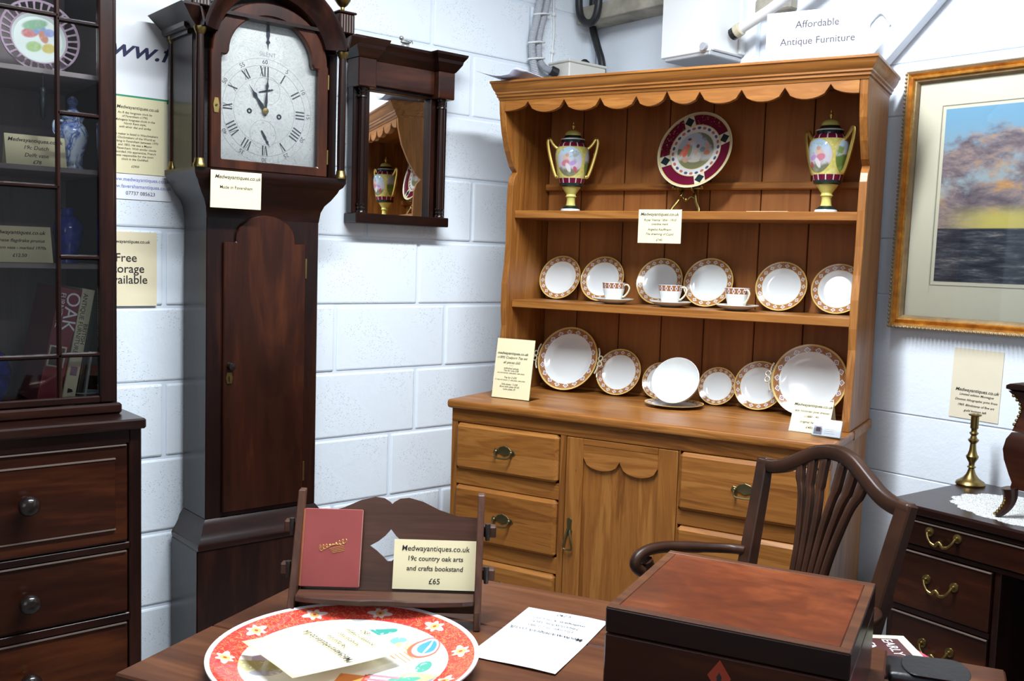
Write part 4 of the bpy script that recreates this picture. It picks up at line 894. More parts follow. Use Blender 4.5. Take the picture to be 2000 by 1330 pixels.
for s in (-1, 1):
    MB().strip(smooth_path([(s*.052, -.040, 0), (s*.047, -.034, .015), (s*.034, -.026, .035), (s*.026, -.018, .055), (s*.022, -.008, .075), (s*.018, .016, .16), (s*.012, .032, .215)], 4), [.0042]*3+[.005]*22, .0025, None, (0, 1, 0)).build('leg', M_BRASS, e, .001, 60)
    MB().tube(smooth_path([(s*.022, -.010, .070), (s*.024, -.030, .068), (s*.025, -.040, .074), (s*.022, -.042, .082)]), .003, 6).build('hook', M_BRASS, e, 0, 60)
MB().strip([(-.056, -.022, .079), (.056, -.022, .079)], .004, .0035, None, (0, 0, 1)).sphere((-.05, -.024, .084), .007, 6).sphere((.05, -.024, .084), .007, 6).sphere((0, -.024, .085), .009, 6, (1.6, .6, .8)).build('ledge', M_BRASS, e, .001, 60)
MB().tube(smooth_path([(-.030, -.024, .046), (-.016, -.026, .052), (0, -.028, .040), (.016, -.026, .052), (.030, -.024, .046)]), .0038, 6).sphere((0, -.029, .042), .007, 6).build('swag', M_BRASS, e, 0, 60)
MB().tube([(0, .032, .205), (0, .070, .0)], .0028, 6).build('strut', M_BRASS, e, 0, 60)
MB().tube([(-.014, .03, .20), (.014, .03, .20)], .003, 6).build('crossbar', M_BRASS, e)
# ------------------------------------------------------------------ cards on the dresser
FM = lambda x, y, z, tilt=0: DM_ @ T(x, y, z) @ basis((0, 0, 0), (1, 0, 0), (0, tilt, 1))
o = sheet('plate_card', 'cream card hanging over the edge of the top dresser shelf', 'card', .142, .104, FM(-.619, -.2537, 1.470), M_CREAM, .0006)
o.matrix_world = FM(-.619, -.2535, 1.470)
text(o, 'Medwayantiques.co.uk', .0138, -.002, .037, M_INK, .001, .28, .012)
text(o, "Royal 'Vienna' 1856 - 1910\noverline mark", .0098, 0, .013, M_INK, .001, .3, .003, lead=1.25); text(o, 'Angelica Kauffmann\nThe dreaming of Cupid', .0098, .0, -.017, M_INK, .001, .3, .003, lead=1.45); text(o, '£145', .010, 0, -.042, M_INK, .001, .3, .003)
M_ACR = glass_mat(); M_ACR.name = 'clear_acrylic'
pl = thing('price_list', 'cream price list in a clear upright holder at the left end of the worktop', 'price list', FM(-1.050, -.402, .9015, .16))
MB().box(-.070, .070, .002, .196, -.0006, 0).build('sheet', M_CREAM, pl)
MB().box(-.072, .072, 0, .203, -.0025, -.0012).build('rear_panel', M_ACR, pl)
MB().box(-.072, .072, 0, .0015, -.07, .002).build('foot', M_ACR, pl, 0, None, RX(.16))
for s, sz, y, b in (('medwayantiques.co.uk', .0125, .148, .012), ('c1895 Coalport Tea set', .0115, .134, .004), ('all pieces £65', .0115, .118, .006), ('individual pieces', .0085, .099, .003), ('Tea for one £38', .0085, .0915, .003), ('cup and saucer, side plate, cake plate', .0068, .084, .003), ('Tea for 2 £55', .0085, .069, .003), ('2 : cup and saucer, 2 : side plate, cake plate', .0064, .061, .003), ('Side plates : 3 £40', .0082, .047, .003), ('Bowl with plate £9.50', .0082, .039, .003), ('Cake plate £9', .0082, .031, .003)):
    text(pl, s, sz, -.008, y, M_INK, .0004, .28, b)
bx('rule', M_INK, pl, -.016, 0, .1085, .1089, .0002, .0005)
t = tent_card('dresser_card', 'tented cream card about the dresser at the right end of the worktop', .110, .095, DM_ @ T(-.100, -.395, .9020) @ RZ(-.10) @ basis((0, 0, 0), (1, 0, 0), (0, 0, 1)), [('Medwayantiques.co.uk', .0118, .079, .28, .012), ('late Victorian pine dresser', .0092, .061, .3, .003), ('c1880 - 90', .0092, .046, .3, .003), ('original handles', .0092, .030, .3, .003), ('£485', .0095, .015, .3, .004)], None, .95)
t = thing('business_card_holder', 'clear holder of white business cards in front of the tented card', 'card holder', DM_ @ T(-.042, -.445, .9046) @ RZ(-.10) @ basis((0, 0, 0), (1, 0, 0), (0, .35, 1)))
cd = MB().box(-.038, .038, .002, .048, -.006, 0).build('business_cards', M_PAPER, t)
MB().box(-.034, -.012, .005, .028, .0001, .0004).build('photo_ground', plain('grey_print', (.28, .28, .36), .5), cd); MB().box(-.028, -.016, .013, .025, .0004, .0007).build('photo_chair', plain('maroon_print', (.07, .02, .02), .5), cd)
for k in range(5): MB().box(-.006, .022-.004*(k % 2), .034-.006*k, .0345-.006*k, .0001, .0004).build('print_line', plain('grey_print', (1, 1, 1)), cd)
MB().box(-.040, .040, 0, .022, .0008, .0024).build('front_panel', M_ACR, t); MB().box(-.040, .040, 0, .05, -.0085, -.0065).build('rear_panel', M_ACR, t)
MB().box(-.040, .040, .0, .0018, -.03, .0024).build('base', M_ACR, t, 0, None, T(0, .0006, 0) @ RX(.337))
o = sheet('flat_card', 'cream card lying flat on the top shelf beside the right urn', 'card', .125, .075, DW(-.288, -.205, 1.5180, -.05), M_CREAM, .0008); text(o, 'Medwayantiques.co.uk', .0118, 0, .02, M_INK, .0012, .28, .01)
# on top of the dresser
mb = MB(); nx = 10
for i in range(nx):
    for j in range(2):
        pass
V = []; Fc = []
for i in range(nx+1):
    u = i/nx; hgt = .006+.020*(abs(u-.55)**1.5)*2
    for j in range(5):
        w_ = j/4; V.append((-.085+.17*u, -.12+.2*w_, hgt + .022*(1-w_)*(1-u)*.6 + (.012*(1-w_) if u > .8 else 0)))
for i in range(nx):
    for j in range(4): Fc.append((i*5+j, i*5+5+j, i*5+6+j, i*5+1+j))
o = MB().add(V, Fc).build('loose_paper', plain('bluish_paper', (.66, .69, .88), .7), None, 0, 60); o.matrix_world = DW(-1.125, -.275, 1.925, -.15); o.modifiers.new('solid', 'SOLIDIFY').thickness = .0012
tag(o, 'loose curled white paper on the left end of the dresser top', 'paper')
o = sheet('shop_sign', 'white printed sign about affordable furniture standing on the dresser top', 'sign', .300, .203, FM(-.203, -.12, 2.0170), plain('white_paper', (1, 1, 1)), .003)
text(o, 'Affordable', .030, 0, .061, plain('grey_ink', (.035, .035, .06), .6), .0036, 0, .005); text(o, 'Antique Furniture', .030, .002, .012, plain('grey_ink', (1, 1, 1)), .0036, 0, .005)
# ------------------------------------------------------------------ framed sea picture
def frame_profile(par, x0, x1, z0, z1, prof, mat, name):
    # prof: (inset from outer edge, projection from wall); mitred ring
    mb = MB()
    for (i1, p1), (i2, p2) in zip(prof, prof[1:]):
        a = [(x0+i1, -p1, z0+i1), (x1-i1, -p1, z0+i1), (x1-i1, -p1, z1-i1), (x0+i1, -p1, z1-i1)]; b = [(x0+i2, -p2, z0+i2), (x1-i2, -p2, z0+i2), (x1-i2, -p2, z1-i2), (x0+i2, -p2, z1-i2)]
        mb.add(a+b, [(0, 1, 5, 4), (1, 2, 6, 5), (2, 3, 7, 6), (3, 0, 4, 7)])
    return mb.build(name, mat, par)
pf = thing('framed_picture', 'gilt framed seascape with wide cream mount on the plaster wall', 'picture', T(0, -.004, 1.185) @ RX(-.02) @ T(0, 0, -1.185))
PX0, PX1, PZ0, PZ1 = 1.333, 2.36, 1.185, 1.945
g = G('antique_gilding'); n = g.noise(g.map((40, 40, 40)), 1, 4); M_GILT = g.set(g.ramp(n, [(.3, (.42, .17, .035)), (.6, (.66, .32, .06)), (.8, (.85, .52, .12))]), .30, .6)
M_GILTD = plain('dull_gilt', (.26, .17, .08), .5, .4, .5, .35, .6)
frame_profile(pf, PX0, PX1, PZ0, PZ1, [(0, .001), (0, .030), (.004, .038), (.010, .036)], M_GILTD, 'outer_edge')
frame_profile(pf, PX0, PX1, PZ0, PZ1, [(.010, .036), (.016, .028), (.022, .032), (.026, .037), (.030, .030)], M_GILT, 'gilt_moulding')
frame_profile(pf, PX0, PX1, PZ0, PZ1, [(.030, .030), (.034, .029), (.038, .023), (.040, .018)], M_GILTD, 'inner_edge')
bead = MB().sphere((0, 0, 0), .0042, 4).mesh('bead')
for i in range(64): inst('frame_bead', bead, M_GILTD, pf, T(PX0+.004, -.038, PZ0+.006+i*.0118))
for i in range(60): inst('frame_bead', bead, M_GILTD, pf, T(PX0+.008+i*.0118, -.038, PZ0+.004))
frame_profile(pf, PX0, PX1, PZ0, PZ1, [(.039, .0135), (.1005, .0135), (.1085, .0135)], plain('cream_mount', (.76, .71, .55), .7), 'mount')
mt = bx('mount_board', plain('cream_mount', (1, 1, 1)), pf, PX0+.038, PX1-.038, -.012, -.010, PZ0+.038, PZ1-.038)
IX0, IX1, IZ0, IZ1 = 1.455, 2.238, 1.330, 1.826
MB().ring([(IX0-.012, IZ0-.012), (IX1+.012, IZ0-.012), (IX1+.012, IZ1+.012), (IX0-.012, IZ1+.012)], [(IX0-.0105, IZ0-.0105), (IX1+.0105, IZ0-.0105), (IX1+.0105, IZ1+.0105), (IX0-.0105, IZ1+.0105)], 'y', -.0145, -.0122).build('mount_line', plain('grey_rule', (.45, .40, .33), .7), pf)
def sea():
    g = G('seascape_print'); x, y, z = g.xyz(); h = g.m('DIVIDE', g.m('SUBTRACT', z, IZ0), IZ1-IZ0); w = g.m('DIVIDE', g.m('SUBTRACT', x, IX0), IZ1-IZ0)
    n1 = g.noise(g.map((5.5, 1, 7.5), (0, 0, .3), (0, .35, 0)), 1, 9, .62, .15); n2 = g.noise(g.map((9, 1, 22), (3, 0, 0), (0, .30, 0)), 1, 10, .68, .25); n3 = g.noise(g.map((9, 1, 60)), 1, 5, .7)
    blue = g.mix(g.smooth(h, .5, 1.0), (.42, .48, .50), (.20, .40, .56))
    cl = g.smooth(g.m('ADD', n1, g.m('ADD', g.m('MULTIPLY', g.m('SUBTRACT', .78, h), .55), g.m('MULTIPLY', w, .10))), .47, .60)
    grey = g.ramp(n2, [(.32, (.10, .075, .10)), (.46, (.22, .17, .19)), (.54, (.36, .27, .26)), (.60, (.55, .32, .17)), (.66, (.74, .38, .13)), (.74, (.75, .52, .28))])
    sky = g.mix(cl, blue, grey)
    glow = g.m('MULTIPLY', g.smooth(h, .46, .36), g.smooth(w, -.05, .35)); sky = g.mix(g.m('MULTIPLY', glow, .9), sky, g.mix(n1, (.62, .52, .16), (.78, .66, .14)))
    sea_ = g.ramp(n3, [(.3, (.010, .012, .020)), (.48, (.040, .046, .064)), (.58, (.11, .115, .13)), (.66, (.34, .28, .26)), (.72, (.10, .10, .12))])
    c = g.mix(g.smooth(h, .312, .304), sky, sea_)
    return g.set(c, .5, 0, None, .3)
MB().box(IX0, IX1, -.0140, -.0125, IZ0, IZ1).build('print', sea(), pf)
MB().box(PX0+.038, PX1-.038, -.0165, -.0150, PZ0+.038, PZ1-.038).build('pane', M_GLASS, pf)
BWM = lambda x, z, y=-.001, r=0: basis((x, y, z), (cos(r), 0, sin(r)), (-sin(r), 0, cos(r)))
o = sheet('print_card', 'buff card with script lines on the wall behind the candlestick', 'card', .141, .202, BWM(1.594, 1.0385, -.0012, -.02), plain('buff_card', (.74, .66, .50), .75, 0, .3, .03), .0008)
text(o, 'Medwayantiques.co.uk', .0135, 0.004, -.018, M_INK, .0014, .28, .012); text(o, 'Limited edition Montague\nDawson lithographic print from\n1969. Blindstamp of fine art\nguild bottom left', .0094, .004, -.054, M_INK, .0014, .3, .003, lead=1.62)
# ------------------------------------------------------------------ kneehole desk
dk = thing('kneehole_desk', 'mahogany kneehole desk with swan neck brass handles against the wall', 'desk', T(1.597, -.480, 0) @ RZ(R(-4)))
FX = wood('flame', 'x'); MX = wood('mahogany', 'x')
DWd = 1.04; DD = .420
bx('top', MX, dk, 0, DWd, 0, DD, .752, .775, .005, None, 2); bx('top_moulding', MX, dk, .008, DWd-.008, .008, DD-.004, .738, .752, .004)
for x0, x1 in ((.016, .034), (.286, .302), (DWd-.302, DWd-.286), (DWd-.034, DWd-.016)): bx('pedestal_side', MH, dk, x0, x1, .02, DD-.02, .0, .738 if x0 < .02 or x1 > DWd-.02 else .668, .002)
bx('back_panel', MH, dk, .034, DWd-.034, DD-.03, DD-.02, .0, .738)
bx('drawer_rail', MX, dk, .016, DWd-.016, .014, .04, .660, .672, .001)
def swan(par, x, y, z, w=.072):
    h = thing('handle', '', ''); del h['label'], h['category']; h.parent = par; h.matrix_local = T(x, y, z)
    for s in (-1, 1):
        MB().lathe([(0, 0), (.012, 0), (.011, .003), (.005, .005), (.005, .013), (0, .014)], 16, T(s*w/2, 0, 0) @ RX(R(90))).build('rose', M_BRASS, h, 0, 50)
    c = w/2
    MB().tube(smooth_path([(-c, -.013, .0), (-c+.004, -.017, -.010), (-c+.014, -.019, -.022), (-c+.026, -.019, -.026), (-.006, -.019, -.021), (0, -.019, -.016), (.006, -.019, -.021), (c-.026, -.019, -.026), (c-.014, -.019, -.022), (c-.004, -.017, -.010), (c, -.013, 0)], 4), [.003]*9+[.0045]*23+[.003]*9, 8).build('bail', M_BRASS, h, 0, 60)
for x0, x1, z0, z1, hs in ((.036, DWd-.036, .674, .736, (.165, .52, DWd-.165)), (.036, .284, .512, .657, (.165,)), (.036, .284, .350, .494, (.165,)), (.036, .284, .10, .335, (.165,)), (DWd-.284, DWd-.036, .512, .657, (DWd-.165,)), (DWd-.284, DWd-.036, .350, .494, (DWd-.165,)), (DWd-.284, DWd-.036, .10, .335, (DWd-.165,))):
    d = bx('drawer', FX, dk, x0, x1, .010, .034, z0, z1, .002)
    bx('cock_bead', M_LINE, d, x0, x1, .0065, .012, z1-.0025, z1)
    for h in hs: swan(d, h-.005, .010, (z0+z1)/2+.012)
for a, b in ((.497, .510), (.337, .348)):
    for x0 in (.034, DWd-.286): bx('drawer_rail', MX, dk, x0, x0+.252, .014, .04, a, b)
for x0 in (.012, DWd-.306): bx('plinth', MX, dk, x0, x0+.294, .010, DD-.02, .0, .085, .003)
bx('kneehole_cupboard', MH, dk, .302, DWd-.302, .22, .24, .0, .66)
DK = lambda x, y, z: T(1.597, -.480, 0) @ RZ(R(-4)) @ T(x, y, z)
cs = thing('brass_candlestick', 'turned brass candlestick standing at the back of the desk', 'candlestick', T(1.652, -.122, .7755))
MB().lathe([(0, 0), (.0375, 0), (.0385, .004), (.036, .009), (.028, .014), (.020, .020), (.0125, .030), (.009, .040), (0, .040)], 36).build('base', M_BRASS, cs, 0, 40)
MB().lathe([(.009, .040), (.0075, .046), (.012, .050), (.0075, .054), (.008, .062), (.015, .074), (.0165, .080), (.0125, .085), (.009, .098), (.0075, .115), (.013, .122), (.0145, .126), (.009, .130), (.0068, .137), (.0125, .144), (.0075, .149), (.0078, .155)], 28).build('stem', M_BRASS, cs, 0, 35)
MB().lathe([(.0078, .155), (.0105, .158), (.0105, .190), (.0165, .193), (.017, .196), (.0105, .197), (.0085, .195), (.0085, .175), (0, .175)], 28).build('socket', M_BRASS, cs, 0, 35)
# lace doily
g = G('lace'); x, y, z = g.xyz(); v = g.new('ShaderNodeTexVoronoi'); g.put(v.inputs['Vector'], g.map((120, 120, 0))); g.put(g.b.inputs['Alpha'], g.smooth(v.outputs['Distance'], .62, .5)); M_LACE = g.set((.82, .82, .80), .8)
pts = []
for i in range(144):
    a = 2*pi*i/144; k = 1+.07*abs(sin(a*9)) + .02*abs(sin(a*36)); pts.append((.205*k*cos(a), .155*k*sin(a)))
o = MB().prism(pts, 'z', 0, .0012).build('lace_doily', M_LACE, None); o.matrix_world = DK(.300, .205, .7752); tag(o, 'white lace doily with scalloped edge under the small bombe box', 'doily')
# bombe jewel box
bb = thing('bombe_box', 'small bombe shaped mahogany box with brass beaded corners on the doily', 'box', DK(.410, .185, .7768))
bp = [(.052, .000), (.050, .055), (.042, .070), (.040, .085), (.046, .105), (.055, .140), (.058, .165), (.054, .190), (.046, .215), (.038, .240), (.034, .258), (.036, .275), (.046, .292), (.056, .305)]
def bsec(o, z, hx=.098, hy=.05): return [(-hx-o, -hy-o, z), (hx+o, -hy-o, z), (hx+o, hy+o, z), (-hx-o, hy+o, z)]
def loft(secs, name, mat, par, cap=True, sm=50):
    mb = MB()
    for a, b in zip(secs, secs[1:]): mb.add(a+b, [(0, 1, 5, 4), (1, 2, 6, 5), (2, 3, 7, 6), (3, 0, 4, 7)])
    if cap: mb.add(secs[0], [(3, 2, 1, 0)]); mb.add(secs[-1], [(0, 1, 2, 3)])
    return mb.build(name, mat, par, 0, sm)
RBX = wood('redbox', 'x'); BBW = wood('flame', 'x')
loft([bsec(o, z) for o, z in bp[2:8]] + [bsec(.046, .206)], 'body', BBW, bb); loft([bsec(.0455, .209)] + [bsec(o, z) for o, z in bp[9:]], 'lid', BBW, bb); loft([bsec(.050, .305), bsec(.060, .310), bsec(.060, .318), bsec(.054, .322)], 'lid_top', MX, bb)
bd = MB().sphere((0, 0, 0), .0042, 4).mesh('bead')
for sx in (-1, 1):
    for sy in (-1, 1):
        lg = MB(); pth = smooth_path([(sx*.140, sy*.092, .072), (sx*.138, sy*.090, .050), (sx*.142, sy*.094, .028), (sx*.152, sy*.104, .010), (sx*.160, sy*.112, .004)], 4)
        lg.tube(pth, [.020-.0135*i/(len(pth)-1) for i in range(len(pth))], 8).build('leg', BBW, bb, 0, 60)
        for i in range(9): inst('brass_bead', bd, M_BRASS, bb, T(sx*(.1425+.0165*(i/8)**2), sy*(.0955+.0165*(i/8)**2)-.004, .062-.0068*i))
        for i in range(8):
            z = .225+.0098*i; o = [b for b in zip(bp, bp[1:]) if b[0][1] <= z <= b[1][1]][0]; f = (z-o[0][1])/(o[1][1]-o[0][1]); off = o[0][0]*(1-f)+o[1][0]*f
            inst('brass_bead', bd, M_BRASS, bb, T(sx*(.098+off), sy*(.05+off), z))
o = sheet('desk_card', 'plain white card lying on the front of the desk', 'card', .09, .06, DK(.392, .040, .7753) @ RZ(.25), M_PAPER, .0006)
# ------------------------------------------------------------------ elbow chair
CH = T(1.684, -1.026, 0) @ RZ(R(-17))
ch = thing('elbow_chair', 'dark mahogany elbow chair with camel back and pierced fan splat', 'chair', CH)
CZ = wood('mahogany', 'z'); CW_ = plain('chair_mahogany', (.036, .013, .006), .36, 0, .28, .45)
yb_ = lambda z: .222*(z-.45)
for s in (-1, 1):
    MB().strip([(s*.185, -.012, .40), (s*.186, yb_(.47), .47), (s*.197, yb_(.62), .62), (s*.207, yb_(.74), .74), (s*.216, yb_(.85), .85), (s*.222, yb_(.90), .905)], [.020, .021, .021, .020, .019, .018], [.016, .016, .015, .014, .013, .012], None, (0, 1, 0)).build('back_post', CW_, ch, .003)
    MB().strip([(s*.185, .004, .41), (s*.187, .035, .2), (s*.190, .075, 0)], [.018, .016, .014], .017, None, (0, 1, 0)).build('rear_leg', CW_, ch, .002)
    MB().strip([(s*.232, -.388, .41), (s*.230, -.388, 0)], [.020, .014], .019, None, (0, 1, 0)).build('front_leg', CW_, ch, .002)
    ap = smooth_path([(s*.208, yb_(.69)-.008, .690), (s*.238, .02, .688), (s*.262, -.05, .690), (s*.274, -.12, .694), (s*.270, -.175, .694), (s*.262, -.212, .684), (s*.258, -.222, .664), (s*.258, -.205, .648)], 5)
    MB().tube(ap, [.011]*2+[.012]*8+[.0135]*18+[.014]*8, 10, None, False, 1.0).build('arm', CW_, ch, 0, 60)
    MB().tube(smooth_path([(s*.262, -.19, .672), (s*.268, -.165, .62), (s*.262, -.15, .55), (s*.245, -.17, .48), (s*.236, -.19, .42)], 4), .0145, 8).build('arm_support', CW_, ch, 0, 60)
cr = [(-.236, -.010), (-.19, -.008), (-.15, .002), (-.11, .022), (-.06, .048), (-.025, .058), (.0, .060), (.025, .058), (.06, .048), (.11, .022), (.15, .002), (.19, -.008), (.236, -.010)]
MB().strip(smooth_path([(x, yb_(.9+b), .9+b) for x, b in cr], 4), .016, .013, None, (0, 1, 0)).build('crest_rail', CW_, ch, .004, 50)
MB().strip([(-.09, yb_(.50), .487), (.09, yb_(.50), .487)], .014, .012, None, (0, 1, 0)).build('shoe', CW_, ch, .002)
tp = (-.100, -.064, -.027, .027, .064, .100); tz = (.018, .034, .043, .043, .034, .018); md = (-.062, -.038, -.0125, .0125, .038, .062); bt = (-.044, -.0265, -.009, .009, .0265, .044)
for i in range(6):
    pp = [(tp[i], .9+tz[i]), (tp[i]*.90, .885), ((tp[i]+md[i])/2*.93, .855), (md[i], .805), (md[i]*.80, .74), (bt[i], .66), (bt[i]*1.05, .56), (bt[i]*1.25, .495)]
    MB().strip(smooth_path([(x, yb_(z), z) for x, z in pp], 4), [.0105]*5+[.0078]*24, .007, None, (0, 1, 0)).build('splat_rib', CW_, ch, .0015, 50)
MB().prism([(-.070, .498), (.070, .498), (.052, .60), (-.052, .60)], 'y', -.003, .003, T(0, yb_(.54), 0) @ RX(0)).build('splat_base', CW_, ch, .001)
for a, b in (((-.185, -.012), (.185, -.012)), ((-.232, -.388), (.232, -.388)), ((-.187, -.02), (-.232, -.38)), ((.187, -.02), (.232, -.38))):
    MB().strip([(a[0], a[1], .405), (b[0], b[1], .405)], .012, .03, None, (0, 0, 1)).build('seat_rail', CW_, ch, .002)
MB().prism([(-.175, -.024), (.175, -.024), (.222, -.376), (-.222, -.376)], 'z', .428, .462).build('seat', plain('dark_seat', (.05, .02, .015), .6), ch, .010, 40, None, 2)
# ------------------------------------------------------------------ foreground table
TA = R(26.7); TM = T(1.103, -1.753, 0) @ RZ(TA)            # local: x along back edge, y towards the back
tb = thing('mahogany_table', 'worn mahogany table with boarded top in front of the clock', 'table', TM)
LT, DT = 1.06, .655; TBX = wood('table', 'x')
for a, b in ((-.218, 0), (-.437, -.2195), (-DT, -.4385)): bx('top_board', TBX, tb, 0, LT, a, b, .700, .720, .003)
bx('edge_moulding', TBX, tb, .012, LT-.012, -DT+.012, -.012, .688, .6995, .004)
bx('apron', TBX, tb, .06, LT-.06, -.075, -.055, .59, .688); bx('apron', TBX, tb, .06, LT-.06, -DT+.055, -DT+.075, .59, .688)
bx('apron', wood('table', 'y'), tb, .055, .075, -DT+.075, -.075, .59, .688); bx('apron', wood('table', 'y'), tb, LT-.075, LT-.055, -DT+.075, -.075, .59, .688)
for x in (.065, LT-.065):
    for y in (-.065, -DT+.065): MB().strip([(x, y, .69), (x, y, 0)], [.024, .014], [.024, .014], None, (0, 1, 0)).build('leg', wood('table', 'z'), tb, .002)
TW = lambda x, y, z, rz=0: TM @ T(x, y, z) @ RZ(rz)
# writing box
wbx = thing('writing_box', 'polished mahogany writing box with diamond key plate on the table', 'box', T(1.984, -1.588, .7205) @ RZ(R(24)))
BW, BD = .170, .160
bx('lower_case', wood('flame', 'x'), wbx, -BW, BW, -BD, BD, 0, .0985, .002)
ld = bx('lid', MX, wbx, -BW, BW, -BD, BD, .1005, .1375, .002)
bx('lid_panel', RBX, ld, -BW+.016, BW-.016, -BD+.016, BD-.016, .1370, .1392, .001)
for x0, x1, y0, y1 in ((-BW+.001, BW-.001, -BD+.001, -BD+.0155), (-BW+.001, BW-.001, BD-.0155, BD-.001), (-BW+.001, -BW+.0155, -BD+.0155, BD-.0155), (BW-.0155, BW-.001, -BD+.0155, BD-.0155)): bx('crossbanding', TBX, ld, x0, x1, y0, y1, .1365, .1391, .0008)
kp = MB().prism([(0, -.024), (.0165, 0), (0, .024), (-.0165, 0)], 'y', -BD-.0012, -BD, T(0, 0, .070)).build('key_plate', plain('red_inlay', (.26, .035, .015), .3), wbx)
MB().prism([(-.0025, -.008), (.0025, -.008), (.0035, 0), (0, .006), (-.0035, 0)], 'y', -BD-.0018, -BD-.0011, T(0, 0, .070)).build('keyhole', M_BLACK, kp)
# bookstand
SA = R(50); SM = T(1.461, -1.900, .7205) @ RZ(SA)
OK_, OKX = wood('oak', 'z'), wood('oak', 'x')
bs = thing('bookstand', 'dark oak tabletop bookstand with pegged ends and pierced back board', 'bookstand', SM)
TLT = math.atan(.30)
for s in (-1, 1):
    MB().prism([(-.030, 0), (.004, 0), (.030, .05), (.050, .14), (.080, .215), (.060, .215), (.030, .150), (-.004, .070), (-.024, .030)], 'x', s*.160-.006, s*.160+.006).build('end_board', OK_, bs, .0015)
Bk = RX(-TLT)            # back board plane: local z up the slope
def halfboard(s):
    out = [(0, .042), (s*.154, .042), (s*.154, .184), (s*.118, .186), (s*.085, .196), (s*.055, .210), (s*.030, .216), (s*.014, .214), (s*.004, .208), (0, .204)]
    hole = [(0, .160), (s*.010, .148), (s*.022, .138), (s*.036, .130), (s*.024, .122), (s*.012, .112), (s*.004, .104), (0, .104)]
    return out + hole
mb = MB(); mb.prism(halfboard(1), 'y', .014, .022); mb.prism(halfboard(-1), 'y', .014, .022); mb.build('back_board', OKX, bs, 0, None, Bk)
lp = [(-.154, .014), (-.154, -.018)] + [(-.154+.308*i/16, -.020-.016*sin(pi*i/16)**.6*(1 if abs(i-8) > 1 else .75)) for i in range(17)] + [(.154, -.018), (.154, .014)]
MB().prism(lp, 'z', .040, .051).build('book_ledge', OKX, bs, .002)
bx('rear_rail', OKX, bs, -.154, .154, .004, .016, .018, .040, .001)
for s in (-1, 1):
    for z, y in ((.152, .053), (.083, .026)):
        tn = bx('tenon', OKX, bs, s*.166, s*.188, y-.006, y+.014, z-.010, z+.010, .002)
        MB().lathe([(0, -.014), (.004, -.014), (.005, .016), (0, .016)], 8, T(s*.173, y-.008, z)).build('peg', plain('dark_peg', (.02, .012, .01), .5), tn)
# red book on the ledge
rb = thing('red_book', 'faded red cloth book with gilt signature leaning on the bookstand', 'book', SM @ Bk @ T(-.1005, .012, .0570) @ RZ(.03))
M_CLOTH = plain('red_cloth', (.30, .065, .060), .75, 0, .3, .12)
bx('pages', plain('page_edges', (1, 1, 1)), rb, -.049, .050, -.013, -.003, .002, .133); fb = bx('front_board', M_CLOTH, rb, -.0505, .0505, -.0165, -.0135, 0, .135, .001); bx('rear_board', M_CLOTH, rb, -.0505, .0505, -.0028, -.0005, 0, .135, .001)
MB().tube([(-.050, -.0085, .001), (-.050, -.0085, .134)], .0078, 10).build('spine', plain('rubbed_spine', (.42, .14, .07), .7, 0, .3, .2), rb, 0, 60)
sg = []
for i in range(180):
    u = i/179; sg.append((-.022+.046*u+.0024*cos(u*52), -.0168, .066+.014*u + (.0055 if u < .12 else .0022+.0018*sin(u*9))*sin(u*52)))
M_GF = plain('gilt_stamp', (.70, .42, .12), .35, .5)
MB().tube(sg, .00055, 4).build('gilt_signature', M_GF, fb)
for k in range(4): MB().tube([(-.004+.002*k, -.0168, .0655-.0022*k), (.022, -.0168, .0725-.0030*k)], .00045, 4).build('gilt_flourish', M_GF, fb)
o = sheet('bookstand_card', 'cream card about the country bookstand standing on its ledge', 'card', .147, .086, SM @ Bk @ T(.0815, .0105, .1000) @ basis((0, 0, 0), (1, 0, 0), (0, 0, 1)), M_CREAM, .0008)
text(o, 'Medwayantiques.co.uk', .0132, 0, .0275, M_INK, .0012, .08, .008); text(o, '19c country oak arts\nand crafts bookstand', .0118, 0, .0015, M_INK, .0012, .08, .008, lead=1.45); text(o, '£65', .0135, 0, -.029, M_INK, .0012, .05, .008)
